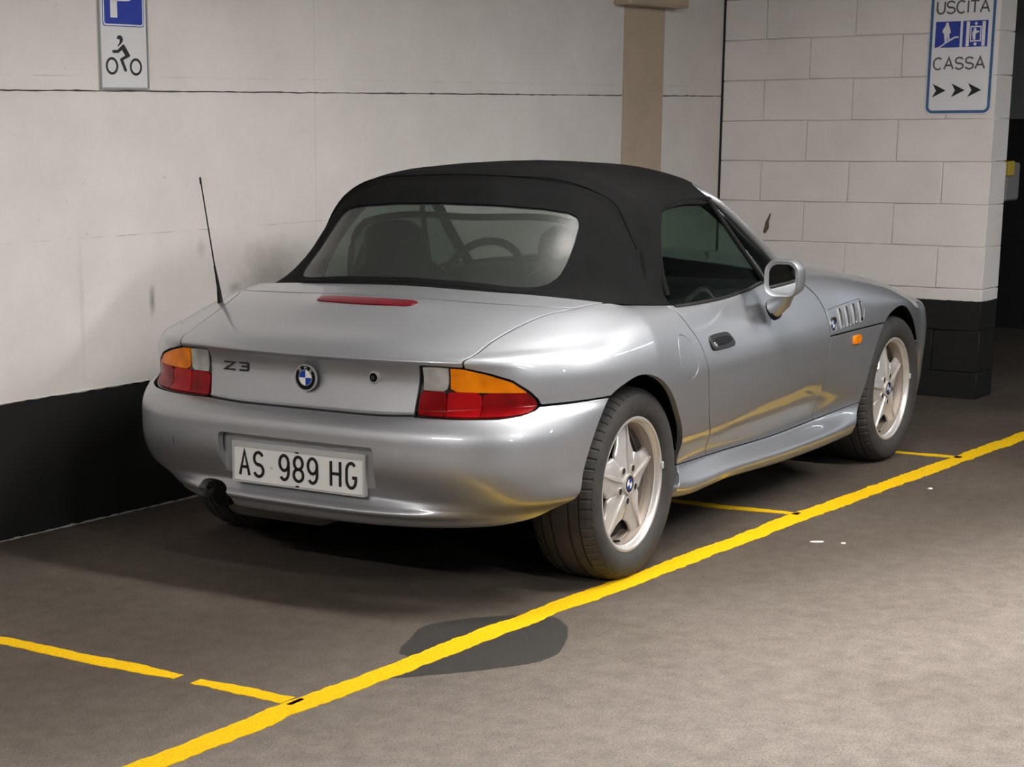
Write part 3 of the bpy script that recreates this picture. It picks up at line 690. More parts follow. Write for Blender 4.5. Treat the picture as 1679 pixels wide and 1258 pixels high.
def sd_line(poly, a, b, ext=5.0):
    """signed distance to an open polyline (left of its direction is positive)"""
    P = np.array(poly, float); P[0] = P[0] + (P[0] - P[1]) / np.linalg.norm(P[0] - P[1]) * ext; P[-1] = P[-1] + (P[-1] - P[-2]) / np.linalg.norm(P[-1] - P[-2]) * ext
    Q = np.stack([a, b], 1); best = np.full(len(Q), 1e9); sg = np.ones(len(Q)); bp = np.zeros(len(Q))
    for p, q in zip(P[:-1], P[1:]):
        d = q - p; L = np.linalg.norm(d); d = d / L; w = Q - p; t = np.clip(w @ d, 0, L); e = w - t[:, None] * d; ds = np.linalg.norm(e, axis=1)
        c = d[0] * w[:, 1] - d[1] * w[:, 0]
        upd = (ds < best - 1e-9) | ((ds < best + 1e-9) & (np.abs(c) > np.abs(bp)))
        best = np.where(upd, ds, best); sg = np.where(upd, np.sign(c), sg); bp = np.where(upd, c, bp)
    return best * sg
def sd_poly(poly, a, b):
    """signed distance to a closed polygon, positive inside"""
    P = np.array(poly, float); Q = np.stack([a, b], 1); best = np.full(len(Q), 1e9); ins = np.zeros(len(Q), bool)
    for p, q in zip(P, np.roll(P, -1, axis=0)):
        d = q - p; L2 = d @ d + 1e-18; w = Q - p; t = np.clip(w @ d / L2, 0, 1); best = np.minimum(best, np.linalg.norm(w - t[:, None] * d, axis=1))
        c = (p[1] > Q[:, 1]) != (q[1] > Q[:, 1])
        with np.errstate(divide='ignore', invalid='ignore'): xi = p[0] + (Q[:, 1] - p[1]) * d[0] / (d[1] if d[1] else 1e-18)
        ins ^= c & (Q[:, 0] < xi)
    return np.where(ins, best, -best)
def smooth_closed(pts, n=8):
    P = np.array(pts, float); m = len(P); out = []
    for i in range(m):
        a, b, c, d = P[i - 1], P[i], P[(i + 1) % m], P[(i + 2) % m]
        for k in range(n):
            t = k / n; out.append(.5 * ((2 * b) + (c - a) * t + (2 * a - 5 * b + 4 * c - d) * t * t + (3 * b - a - 3 * c + d) * t ** 3))
    return np.array(out)
def smooth_open(pts, n=6):
    P = np.array(pts, float); X = np.concatenate([[0], np.cumsum(np.linalg.norm(np.diff(P, axis=0), axis=1))])
    return crom(X, P, np.linspace(0, X[-1], n * (len(P) - 1) + 1))
def solid(name, S, mt, parent, depth=.012, rnd=.0012):
    """panel with a rounded, folded-in edge; keeps the smooth design normals"""
    cnt = {}
    for f in S.F:
        for a, b in zip(f, f[1:] + f[:1]): cnt[(a, b)] = cnt.get((a, b), 0) + 1
    bd = [(a, b) for (a, b) in cnt if (b, a) not in cnt]
    P, N = S.P, S.Nn; tv = {}
    for a, b in bd:
        d = P[b] - P[a]; L = np.linalg.norm(d)
        if L < 1e-9: continue
        for i in (a, b): tv[i] = tv.get(i, 0) + np.cross(d / L, N[i])
    V = [P]; NN = [N]; F = list(S.F); base = len(P); idx = {}
    ids = list({i for e in bd for i in e}); k = len(ids)
    for q, i in enumerate(ids): idx[i] = q
    T = np.array([tv.get(i, N[i]) for i in ids]) if k else np.zeros((0, 3)); T = T / (np.linalg.norm(T, axis=1, keepdims=True) + 1e-12) if k else T
    if k:
        p, n = P[ids], N[ids]
        V += [p + T * rnd - n * rnd, p + T * rnd - n * depth]; NN += [T, T]
        for a, b in bd:
            A, B = idx[a], idx[b]
            F.append((b, a, base + A, base + B)); F.append((base + B, base + A, base + k + A, base + k + B))
    return mesh_obj(name, np.vstack(V), F, mt, parent, normals=np.vstack(NN))
def mirror_obj(o, name=None, parent=None):
    """left-hand twin of a right-hand part: its mesh mirrored in the car's centre plane"""
    me = o.data.copy(); n = len(me.vertices); co = np.empty(n * 3); me.vertices.foreach_get('co', co); co = co.reshape(-1, 3); co[:, 1] *= -1
    me.vertices.foreach_set('co', co.ravel()); me.flip_normals(); me.update()
    return link(bpy.data.objects.new(name or o.name.split('.')[0], me), parent)
# ================================================================ the car
car = empty('car', (0, 0, 0), CAR_YAW)
tag(car, 'silver two-seat convertible with closed black soft top, parked beside the white wall', 'car')
RB = body_rows(); G = blend_rows(RB, KV)
# raised pad under the third brake light, recess for the number plate
y_, x_, z_ = G[:, :, 1], G[:, :, 0], G[:, :, 2]
vv_ = np.arange(G.shape[1])[None, :] / KV
pad = np.exp(-(np.abs(y_) / .25) ** 4) * np.exp(-((x_ + .345) / .075) ** 2) * (vv_ > 11.5) * (x_ < .0)
G[:, :, 2] += .012 * pad
fx = (x_ < -.25) * np.clip((.66 - np.abs(y_)) / .25, 0, 1)
G[:, :, 0] += fx * (-.014 * np.exp(-((G[:, :, 2] - .281) / .012) ** 4) + .009 * np.exp(-((G[:, :, 2] - .322) / .016) ** 2))
GN = grid_normals(G); NU = G.shape[0] - 1; NV = G.shape[1] - 1
Gf = np.concatenate([(G * [1, -1, 1])[::-1], G[1:]]); Nf = np.concatenate([(GN * [1, -1, 1])[::-1], GN[1:]])     # left front ... rear ... right front
UM = NU                                                        # index of the rear centre in the full grid
def uidx(x): return NPH + int(round((x - XC) / (2.8 - XC) * NSD))
DOOR_R = smooth_open([(.325, .86), (.350, .820), (.398, .766), (.452, .702), (.474, .640), (.503, .556), (.538, .450), (.600, .372), (.644, .297), (.655, .24)])
DOOR_F = smooth_open([(1.40, .875), (1.480, .845), (1.540, .802), (1.590, .762), (1.616, .718), (1.628, .655), (1.631, .60), (1.631, .548), (1.641, .425), (1.668, .303), (1.675, .25)])
ARCH_R = smooth_open([(-.62, .225), (-.52, .252), (-.455, .274), (-.412, .318), (-.396, .40), (-.378, .465), (-.335, .551), (-.256, .624), (-.180, .650), (-.09, .664), (.0, .653), (.075, .628), (.174, .571), (.256, .495), (.303, .445), (.338, .391), (.362, .335), (.372, .290), (.318, .235), (.312, .17)])
ARCH_F = smooth_open([(1.94, .17), (1.945, .215), (1.968, .25), (2.030, .303), (2.060, .396), (2.094, .489), (2.138, .570), (2.190, .627), (2.275, .658), (2.346, .667), (2.448, .654), (2.544, .614), (2.655, .549), (2.745, .462), (2.775, .36), (2.77, .27), (2.76, .18)])
LID = smooth_open([(-.72, .528), (-.66, .529), (-.63, .533), (-.604, .543), (-.55, .549), (-.494, .552), (-.363, .573), (-.238, .607), (-.168, .640), (-.092, .662), (0, .70)])
LAMP = [(.400, .724), (.466, .724), (.532, .722), (.603, .708), (.664, .688), (.704, .656), (.720, .633), (.7255, .617), (.721, .603), (.705, .592), (.654, .584), (.553, .580), (.431, .577), (.388, .577)]
GAP = .0036
def g_door_r(S): return sd_line(DOOR_R, S.P[:, 0], S.P[:, 2])           # + = ahead of the seam
def g_door_f(S): return sd_line(DOOR_F, S.P[:, 0], S.P[:, 2])
def g_arch(S, which): return sd_line(which, S.P[:, 0], S.P[:, 2])        # + = outside the wheel opening
def g_lid(S): return sd_line(LID, S.P[:, 0], np.abs(S.P[:, 1]))          # + = outboard of the lid seam
def g_lamp(S): return np.where(S.P[:, 0] < -.30, sd_poly(LAMP, np.abs(S.P[:, 1]), S.P[:, 2]), -1.0)
def g_v(S, v, sc): return (S.V - v) * sc
full = lambda u0, u1, v0, v1: grid_surf(Gf, Nf, u0, u1, int(v0 * KV), int(v1 * KV))
half = lambda u0, u1, v0, v1: grid_surf(G, GN, u0, u1, int(v0 * KV), int(v1 * KV))
PT = M['paint']
V_B = 7.75                                                               # bumper / tail joint
# rear bumper, with the exhaust notch at its lower left
S = full(UM - uidx(.1), UM + uidx(.1), 0, 9)
S = S.clip(-g_v(S, V_B + .02 + .23 * np.clip((np.abs(S.P[:, 1]) - .5) / .2, 0, 1), .028) - GAP); S = S.clip(g_arch(S, ARCH_R)); S = S.clip(-S.P[:, 0] - .05); S = S.clip(-g_lamp(S) - GAP)
NOTCH = smooth_closed([(.425, .20), (.417, .268), (.409, .293), (.398, .308), (.365, .316), (.318, .313), (.290, .301), (.275, .286), (.268, .262), (.266, .20)], 4)
S = S.clip(np.where(S.P[:, 0] < -.5, -sd_poly(NOTCH, S.P[:, 1], S.P[:, 2]), 1.0))
RECESS = [(-.287, .482), (-.296, .474), (-.296, .41), (-.287, .358), (-.280, .350), (.280, .350), (.287, .358), (.296, .41), (.296, .474), (.287, .482)]
S = S.clip(np.where(S.P[:, 0] < -.5, -sd_poly(RECESS, S.P[:, 1], S.P[:, 2]), 1.0))
bumper = solid('rear_bumper', S, PT, car, .026, .002)
box_obj('plate_recess', (-.711, -.299, .351), (-.700, .299, .486), PT, bumper)
TOW = rrect(.432, .492, .405, .458, .006, 3)
S = full(UM - NPH, UM, 2, 7); S = S.clip(np.where(S.P[:, 0] < -.45, .0013 - np.abs(sd_poly(TOW, S.P[:, 1], S.P[:, 2])), -1)); solid('tow_cover_seam', S.offset(.0004), M['paint_inner'], bumper, .001, .0003)
# trunk lid with the tail panel
S = full(UM - NPH - 4, UM + NPH + 4, 7, 15)
S = S.clip(g_v(S, V_B, .028) - GAP); S = S.clip(-g_lid(S) - GAP); S = S.clip(-g_lamp(S) - GAP); S = S.clip(-g_v(S, 14.30, .12))
lid = solid('trunk_lid', S, PT, car, .012)
S = full(UM - NPH - 4, UM + NPH + 4, 13, 15); S = S.clip(g_v(S, 14.36, .12)); S = S.clip(-g_lid(S) - GAP); solid('roof_base_strip', S, PT, car, .02)
# rear fenders
S = half(0, uidx(.80), 2, 15)
gq = np.maximum(g_v(S, V_B + .25, .028) - GAP, np.minimum(S.P[:, 0] + .05, g_v(S, 3, .08) - GAP)); S = S.clip(gq)
S = S.clip(-g_door_r(S) - GAP); S = S.clip(g_arch(S, ARCH_R)); S = S.clip(g_lid(S) - GAP + 10 * (S.P[:, 0] > .02)); S = S.clip(-g_lamp(S) - GAP)
FUEL = [(.247, .655), (.249, .70), (.262, .733), (.292, .747), (.330, .742), (.365, .72), (.388, .69), (.397, .655), (.385, .62), (.355, .602), (.320, .600), (.280, .618), (.257, .640)]
FUEL = smooth_closed([(.247, .662), (.258, .718), (.290, .745), (.335, .738), (.380, .708), (.399, .660), (.388, .622), (.350, .600), (.305, .606), (.265, .632)], 5)
Sf = S.clip(sd_poly(FUEL, S.P[:, 0], S.P[:, 2]) - .0015); Sr = S.clip(-sd_poly(FUEL, S.P[:, 0], S.P[:, 2]) - .0015)
solid('rear_fender', Sr, PT, car, .02); solid('fuel_flap', Sf, PT, car, .010, .0015); solid('rear_fender', S.mirrored(), PT, car, .02)
# doors
S = half(uidx(.28), uidx(1.75), 2, 15)
S = S.clip(g_v(S, 3, .08) - GAP); S = S.clip(g_door_r(S) - GAP); S = S.clip(-g_door_f(S) - GAP)
solid('door', S, PT, car, .025); solid('door', S.mirrored(), PT, car, .025)
# sills
S = half(uidx(.2), uidx(2.1), 0, 3); S = S.clip(-g_v(S, 3, .08) - .001); S = S.clip(S.P[:, 0] - .30); S = S.clip(g_arch(S, ARCH_R) - .001); S = S.clip(g_arch(S, ARCH_F)); S = S.clip(2.2 - S.P[:, 0])
solid('side_sill', S, PT, car, .03); solid('side_sill', S.mirrored(), PT, car, .03)
# front fenders (below the bonnet joint)
S = half(uidx(1.4), uidx(2.2), 2, 8); S = S.clip(g_v(S, 3, .08) - GAP); S = S.clip(-g_v(S, 8, .03) - GAP); S = S.clip(g_door_f(S) - GAP); S = S.clip(g_arch(S, ARCH_F)); S = S.clip(2.42 - S.P[:, 0])
fr_f = solid('front_fender', S, PT, car, .02); solid('front_fender', S.mirrored(), PT, car, .02)
# front bumper
S = full(0, UM - uidx(2.4), 0, 8); S2 = full(UM + uidx(2.4), 2 * UM, 0, 8)
for s_ in (S, S2):
    s_ = s_.clip(-g_v(s_, 5.5, .06) - .001); s_ = s_.clip(s_.P[:, 0] - 2.45); s_ = s_.clip(g_arch(s_, ARCH_F)); solid('front_bumper', s_, PT, car, .02)
# bonnet: fender crowns of both sides plus the crowned top between them
GILL = [(1.640, .616), (1.642, .66), (1.632, .709), (1.944, .731), (1.975, .690), (1.955, .640)]
SH = half(uidx(1.35), NU, 5, 15); SH = SH.clip(np.where(SH.P[:, 0] > 2.44, g_v(SH, 5.5, .06) - .001, g_v(SH, 8, .03) - GAP)); SH = SH.clip(g_door_f(SH) - GAP); SH = SH.clip(g_arch(SH, ARCH_F))
R15 = G[:, -1]; iu = [i for i in range(NPH, NU + 1) if R15[i, 0] > 1.40]
NT = 33; HG = np.zeros((len(iu), NT, 3))
for a, i in enumerate(iu):
    x, y, z = R15[i]; t = np.linspace(-1, 1, NT); w = abs(y); yy = t * w
    cr = float(np.interp(x, [1.4, 1.7, 2.2, 2.6, 2.95], [.050, .055, .058, .050, .0])); pb = float(np.interp(x, [1.4, 1.9, 2.5, 2.9], [.004, .012, .016, .0]))
    HG[a, :, 0] = x; HG[a, :, 1] = yy; HG[a, :, 2] = z + cr * (1 - t ** 2) ** 1.0 * (1 - .0 * t) + pb * np.clip(1.25 - (yy / .26) ** 2, 0, 1)
HNn = -grid_normals(HG)
HNn[:, 0] = GN[iu, -1]; HNn[:, -1] = GN[iu, -1] * [1, -1, 1]
HNn = np.where((HNn[:, :, 2:3] < 0), -HNn, HNn)
# orient so that faces look up
hs = grid_surf(HG, HNn, 0, len(iu) - 1, 0, NT - 1, 1); hs.F = [tuple(reversed(f)) if np.cross(hs.P[f[1]] - hs.P[f[0]], hs.P[f[2]] - hs.P[f[1]])[2] < 0 else f for f in hs.F]
Sg = SH.clip(-sd_poly(GILL, SH.P[:, 0], SH.P[:, 2]))
A = np.vstack([Sg.A, SH.mirrored().A, hs.A]); k1, k2 = len(Sg.A), len(Sg.A) + len(SH.A)
hood = solid('hood', Surf(A, Sg.F + [tuple(i + k1 for i in f) for f in SH.mirrored().F] + [tuple(i + k2 for i in f) for f in hs.F]), PT, car, .004, .0005)
def surf_at(Gx, Nx, x, z, side=-1):
    """point and normal of the body side nearest to (x, z)"""
    ii = slice(NPH - 20, NU - 10); d = (Gx[ii, :, 0] - x) ** 2 + (Gx[ii, :, 2] - z) ** 2; a, b = np.unravel_index(np.argmin(d), d.shape)
    return Gx[ii][a, b], Nx[ii][a, b]
def side_y(x, z):
    p, n = surf_at(G, GN, x, z); return p[1] - (n[0] * (x - p[0]) + n[2] * (z - p[2])) / n[1]
# inner dark shell behind the gaps
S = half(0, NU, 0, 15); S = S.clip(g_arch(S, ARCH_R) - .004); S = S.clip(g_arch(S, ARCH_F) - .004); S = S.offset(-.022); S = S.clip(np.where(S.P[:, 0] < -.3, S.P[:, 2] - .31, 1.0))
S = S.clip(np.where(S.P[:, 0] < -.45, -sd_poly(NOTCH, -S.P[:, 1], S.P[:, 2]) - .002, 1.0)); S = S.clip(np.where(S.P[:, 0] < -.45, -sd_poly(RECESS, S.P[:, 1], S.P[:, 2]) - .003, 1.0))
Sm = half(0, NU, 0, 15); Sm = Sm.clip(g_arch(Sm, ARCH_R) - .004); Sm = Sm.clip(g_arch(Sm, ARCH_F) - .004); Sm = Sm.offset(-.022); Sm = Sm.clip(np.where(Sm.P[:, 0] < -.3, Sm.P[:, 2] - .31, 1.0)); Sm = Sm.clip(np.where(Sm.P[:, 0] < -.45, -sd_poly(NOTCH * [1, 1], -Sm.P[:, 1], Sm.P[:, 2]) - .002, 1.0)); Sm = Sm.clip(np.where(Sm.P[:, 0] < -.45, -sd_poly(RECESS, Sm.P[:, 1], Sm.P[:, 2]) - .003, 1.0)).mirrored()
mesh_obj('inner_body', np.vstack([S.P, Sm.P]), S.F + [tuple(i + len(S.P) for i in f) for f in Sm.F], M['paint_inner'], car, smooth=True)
# ---- taillights: amber over red with a clear reversing lens, in a dark housing
def lamp_cell(name, poly, mt, par, S0, inset=.0009, off=-.0015):
    s_ = S0.clip(sd_poly(poly, np.abs(S0.P[:, 1]), S0.P[:, 2]) - inset)
    return solid(name, s_.offset(off), mt, par, .008, .0015) if s_.F else None
S0 = half(0, NPH + 4, 7, 12); S0 = S0.clip(-.25 - S0.P[:, 0]); S0 = S0.clip(g_lamp(S0) - .003)
LTOP = np.array([(.34, .7225), (.466, .722), (.532, .720), (.603, .706), (.664, .686), (.704, .654), (.7235, .617), (.73, .60)])
def ltop(y): return float(np.interp(y, LTOP[:, 0], LTOP[:, 1]))
zmid = lambda y: .6515
cells = [('clear_lens', .408, .488, 1, 'lens_clear'), ('amber_lens', .494, .74, 1, 'lens_amber'), ('red_lens', .398, .485, 0, 'lens_red_dark'), ('red_lens', .487, .587, 0, 'lens_red'), ('red_lens', .589, .74, 0, 'lens_red_dark')]
def build_lamp(mirror):
    SS = S0.mirrored() if mirror else S0
    lp = solid('taillight', SS.offset(-.007), M['gloss_black'], car, .02); lp['label'] = 'left taillight with amber, clear and red lenses' if mirror else 'right taillight with amber, clear and red lenses'
    inner = SS.clip(g_lamp(SS) - .0055)
    for nm, y0, y1, up, mt in cells:
        ys = np.linspace(y0, y1, 10)
        if up: poly = [(y, zmid(y) + .0004) for y in ys] + [(y, .80) for y in ys[::-1]]
        else: poly = [(y, .54) for y in ys] + [(y, zmid(y) - .0004) for y in ys[::-1]]
        lamp_cell(nm, poly, M[mt], lp, inner, .0012)
build_lamp(False); build_lamp(True)
# third brake light: a flush red strip on the raised pad
S = full(UM - NPH, UM + NPH, 11, 15); by = [(.185 * math.sin(t * PI / 2), 0) for t in np.linspace(-1, 1, 13)]
BRK = rrect(-.187, .187, -.0235, .0235, .022, 6)
S = S.clip(np.where(S.P[:, 2] > .80, sd_poly(BRK, S.P[:, 1], S.P[:, 0] + .350 - .45 * S.P[:, 1] ** 2), -1)); solid('third_brake_light', S.offset(.004), M['lens_brake'], car, .012, .003)
# ---- tail panel badge, lock and letters (panel faces backwards, viewer's right = -y)
XT = float(G[0, 9 * KV:10 * KV + 1, 0].min()) - .001
def tail_x(y, z):
    i = slice(8 * KV, 10 * KV + 1); q = G[:40, i]; d = (np.abs(q[:, :, 1]) - abs(y)) ** 2 + (q[:, :, 2] - z) ** 2; a, b = np.unravel_index(np.argmin(d), d.shape); return q[a, b, 0]
bd = lambda a, b, d=0.0: (XT - .002 - d + .10 * (.04 - b) * 0, -a, .664 + b)
bm = bmesh.new(); R0 = circ2(0, 0, .0385, 40); prism(bm, R0, lambda a, b: bd(a, b, .0015), lambda a, b: bd(a, b, -.004)); badge = bm_obj('emblem', bm, M['gloss_black'], car); badge['label'] = 'round blue and white emblem in a black ring'
bm = bmesh.new(); ring_faces(bm, circ2(0, 0, .0412, 40), circ2(0, 0, .0375, 40), lambda a, b: bd(a, b, .0035), lambda a, b: bd(a, b, -.004)); bm_obj('chrome_ring', bm, M['satin'], badge, smooth=True, angle=.6)
bm = bmesh.new(); ring_faces(bm, circ2(0, 0, .0252, 40), circ2(0, 0, .0232, 40), lambda a, b: bd(a, b, .003), lambda a, b: bd(a, b, -.001)); bm_obj('inner_ring', bm, M['satin'], badge, smooth=True, angle=.6)
for k in range(4):
    bm = bmesh.new(); pts = [(0, 0)] + [(.0232 * math.cos(math.radians(90 * k + 90 * t / 8)), .0232 * math.sin(math.radians(90 * k + 90 * t / 8))) for t in range(9)]
    prism(bm, pts, lambda a, b: bd(a, b, .0025), lambda a, b: bd(a, b, 0)); bm_obj('blue_quadrant' if k % 2 else 'white_quadrant', bm, M['blue_enamel' if k % 2 else 'white_enamel'], badge)
for ch, ang in (('B', 132), ('M', 90), ('W', 48)):
    ca, sa = math.cos(math.radians(ang)), math.sin(math.radians(ang)); r0 = .0312
    def lm(a, b, d, ca=ca, sa=sa): return bd((r0 + b) * ca + a * sa, (r0 + b) * sa - a * ca, .0015 + d)
    letter('badge_letter', ch, .0022, lm, .001, -.0045, -.0045, .009, .009, M['satin'], badge)
for ch, y0, wd in (('Z', .335, .042), ('3', .276, .038)):
    letter('model_letter', ch, .006, lambda a, b, d: (tail_x(a, .675) - .0012 - d, y0 - a, .6655 + b), .003, 0, 0, wd, .026, M['badge_dark'], car)
lx = tail_x(.238, .679) - .003; bm = bmesh.new()
lk = lambda a, b, d=0.0: (lx - d, -.238 - a, .679 + b)
ring_faces(bm, circ2(0, 0, .019, 28), circ2(0, 0, .014, 28), lambda a, b: lk(a, b, .003), lambda a, b: lk(a, b, -.003)); lock = bm_obj('trunk_lock', bm, M['satin'], car, smooth=True, angle=.6)
bm = bmesh.new(); prism(bm, circ2(0, 0, .0145, 24), lambda a, b: lk(a, b, .0012), lambda a, b: lk(a, b, -.003)); bm_obj('lock_recess', bm, M['matte_black'], lock)
bm = bmesh.new(); prism(bm, circ2(-.002, -.001, .0065, 20), lambda a, b: lk(a, b, .004), lambda a, b: lk(a, b, -.002)); bm_obj('lock_barrel', bm, M['chrome'], lock)
# ---- number plate
PXX = -.7205; PY0, PZ0, PW, PH = .2535, .3232, .507, .1315
pf = lambda a, b, d=0.0: (PXX - d, PY0 - a, PZ0 + b)
bm = bmesh.new(); ring_faces(bm, rrect(0, PW, 0, PH, .006, 4), rrect(.008, PW - .008, .007, PH - .018, .003, 4), lambda a, b: pf(a, b, .004), lambda a, b: pf(a, b, -.010))
pl = bm_obj('license_plate', bm, M['plate_frame'], car, angle=.6)
bm = bmesh.new(); prism(bm, rrect(.006, PW - .006, .005, PH - .016, .003, 3), lambda a, b: pf(a, b, .001), lambda a, b: pf(a, b, -.004)); bm_obj('plate_panel', bm, M['plate'], pl)
CH_H = .083; cz = .013
for ch, f in (('A', .094), ('S', .203), ('9', .399), ('8', .507), ('9', .613), ('H', .783), ('G', .897)):
    letter('plate_character', ch, .0098, lambda a, b, d: pf(a, b, .001 + d), .0012, f * PW - .0185, .0235, .037, .0765, M['ink'], pl)
bm = bmesh.new(); prism(bm, circ2(.300 * PW, .055, .0045, 14), lambda a, b: pf(a, b, .0016), lambda a, b: pf(a, b, 0)); bm_obj('plate_seal', bm, M['plate_frame'], pl)
for bz in (PH - .019, .006):
    bm = bmesh.new(); prism(bm, rrect(.247, .260, bz - .001, bz + .003, .001, 2), lambda a, b: pf(a, b, .0046), lambda a, b: pf(a, b, 0)); bm_obj('plate_clip', bm, M['matte_black'], pl)
# ---- exhaust
tube_obj('exhaust_pipe', [(-.70, .318, .262), (-.60, .318, .268), (-.45, .318, .275)], [.036, .036, .036], M['matte_black'], car, 20)
bm = bmesh.new(); add_box(bm, (-.655, -.05, .185), (-.46, .36, .30), .05, 4); bm_obj('muffler', bm, mat('dull_steel', (.22, .21, .20), .4, .8), car, smooth=True, angle=.8)
box_obj('tow_bracket', (-.66, -.20, .21), (-.60, -.12, .25), M['matte_black'], car, .006)
# ---- side details
def side_patch(name, poly, mt, par, off, inset=0.0, depth=.01, u0=.0, u1=2.6, flip=False):
    s_ = half(uidx(u0), uidx(u1), 3, 15); s_ = s_.clip(sd_poly(poly, s_.P[:, 0], s_.P[:, 2]) - inset); s_ = s_.offset(off)
    if flip: s_ = s_.mirrored()
    return solid(name, s_, mt, par, depth, .0015)
HND = smooth_closed([(.535, .690), (.540, .712), (.580, .7165), (.640, .716), (.700, .713), (.722, .700), (.742, .672), (.700, .667), (.60, .668), (.545, .672)], 4)
for fl in (False, True):
    h = side_patch('door_handle', HND, M['black_plastic'], car, .007, 0, .012, .4, .9, fl)
    side_patch('handle_grip', smooth_closed([(.548, .694), (.60, .704), (.68, .702), (.715, .688), (.68, .682), (.60, .683)], 4), M['gloss_black'], h, .012, 0, .008, .4, .9, fl)
    kc = side_patch('key_cylinder', circ2(.563, .687, .010, 16), M['satin'], h, .0105, 0, .006, .4, .9, fl)
    ind = side_patch('side_indicator', rrect(1.862, 1.936, .556, .589, .008, 4), M['lens_amber'], car, .006, 0, .008, 1.7, 2.1, fl)
# gill vent with four slots and a round badge
sgl = half(uidx(1.5), uidx(2.1), 7, 12); gp = sd_poly(GILL, sgl.P[:, 0], sgl.P[:, 2]); sgl = sgl.clip(gp - .003)
slots = [[(1.726 + .062 * k, .628 + .003 * k), (1.772 + .062 * k, .630 + .003 * k), (1.766 + .062 * k, .709 + .004 * k), (1.722 + .062 * k, .706 + .004 * k)] for k in range(4)]
BADGE = circ2(1.672, .652, .028, 24)
s_ = sgl
for q in slots: s_ = s_.clip(-sd_poly(q, s_.P[:, 0], s_.P[:, 2]))
s_ = s_.clip(-sd_poly(BADGE, s_.P[:, 0], s_.P[:, 2]))
gill = solid('side_vent', s_, PT, car, .018, .002); gill['label'] = 'silver side vent with four slots and a round badge'
side_patch('vent_backing', GILL, M['matte_black'], gill, -.016, .004, .004, 1.5, 2.1)
for k, q in enumerate(slots):
    x0 = q[0][0]; zb, zt = q[0][1] + .001, q[2][1] - .001; bm = bmesh.new()
    pts = []
    for z in np.linspace(zb, zt, 5):
        yb = side_y(x0 + .02, z); pts.append(((x0 + .014, yb - .002, z), (x0 - .004, yb + .010, z), (x0 - .004, yb + .018, z), (x0 + .008, yb + .016, z), (x0 + .022, yb + .003, z)))
    R_ = [[bm.verts.new(p) for p in ring] for ring in pts]
    for A_, B_ in zip(R_[:-1], R_[1:]):
        for i in range(5): bm.faces.new((A_[i], A_[(i + 1) % 5], B_[(i + 1) % 5], B_[i]))
    bm.faces.new(R_[0]); bm.faces.new(R_[-1][::-1]); bm_obj('vent_blade', bm, M['satin'], gill, smooth=True, angle=.9)
yb = side_y(1.672, .652)
bm = bmesh.new(); prism(bm, circ2(1.672, .652, .026, 24), lambda a, b: (a, yb + .004, b), lambda a, b: (a, yb + .014, b)); bm_obj('vent_badge', bm, M['gloss_black'], gill)
bm = bmesh.new(); ring_faces(bm, circ2(1.672, .652, .029, 24), circ2(1.672, .652, .0245, 24), lambda a, b: (a, yb - .002, b), lambda a, b: (a, yb + .010, b)); bm_obj('badge_ring', bm, M['chrome'], gill, smooth=True, angle=.6)
for k in range(4):
    bm = bmesh.new(); pts = [(1.672, .652)] + [(1.672 + .016 * math.cos(math.radians(90 * k + 90 * t / 6)), .652 + .016 * math.sin(math.radians(90 * k + 90 * t / 6))) for t in range(7)]
    prism(bm, pts, lambda a, b: (a, yb + .002, b), lambda a, b: (a, yb + .006, b)); bm_obj('blue_quadrant' if k % 2 == 0 else 'white_quadrant', bm, M['blue_enamel' if k % 2 == 0 else 'white_enamel'], gill)
# ---- soft top
T = blend_rows(top_rows(), KV); TN = grid_normals(T)
bowx = np.interp(np.abs(T[:, :, 1]), [0, .25, .45, .53, .60, .64, .70], [.245, .245, .285, .308, .312, .308, .285]); fw_ = np.clip((T[:, :, 0] - bowx) / .014 + .5, 0, 1); fw_ = fw_ * fw_ * (3 - 2 * fw_)
low = np.clip((T[:, :, 2] - .86) / .08, 0, 1)
T = T + TN * (.007 * fw_ * low)[:, :, None]; TN = grid_normals(T)
Tf = np.concatenate([(T * [1, -1, 1])[::-1], T[1:]]); TNf = np.concatenate([(TN * [1, -1, 1])[::-1], TN[1:]])
S = grid_surf(Tf, TNf, 0, Tf.shape[0] - 1, 0, Tf.shape[1] - 1)
WIN = [(0, 1.166), (-.20, 1.162), (-.355, 1.151), (-.44, 1.137), (-.472, 1.120), (-.485, 1.09), (-.494, 1.04), (-.502, .975), (-.503, .945), (-.494, .922), (-.472, .909), (-.42, .9065), (-.25, .919), (0, .926)]
WIN = np.array(WIN + [(-a, b) for a, b in WIN[-2:0:-1]])
def g_win(S): return np.where(S.P[:, 0] < .40, sd_poly(WIN, S.P[:, 1], S.P[:, 2]), -1.0)
SIDE_OPEN = smooth_open([(.370, .80), (.384, .83), (.395, .90), (.425, .985), (.470, 1.055), (.520, 1.112), (.552, 1.128), (.60, 1.136), (.70, 1.144), (.85, 1.142), (1.0, 1.136), (1.3, 1.06)], 5)
def g_side(S): return sd_line(SIDE_OPEN, S.P[:, 0], S.P[:, 2])      # + = above / behind the side window
def hdr(y): return 1.165 - .185 * (np.abs(y) / .58) ** 2.2
S = S.weld(); S.A[S.V > 8.9, 3:6] = (0, 0, 1)
S = S.clip(np.where(np.abs(S.P[:, 1]) > .35, g_side(S), 1.0)); S = S.clip(hdr(S.P[:, 1]) - S.P[:, 0])
Sw = S.clip(g_win(S)); St = S.clip(-g_win(S))
top = solid('soft_top', St, M['fabric'], car, .014, .003); top['label'] = 'black cloth folding roof, closed'
rw = mesh_obj('rear_window', Sw.offset(-.004).P, Sw.F, M['rear_plastic'], top, normals=Sw.Nn); rw['label'] = 'hazy flexible plastic rear window'
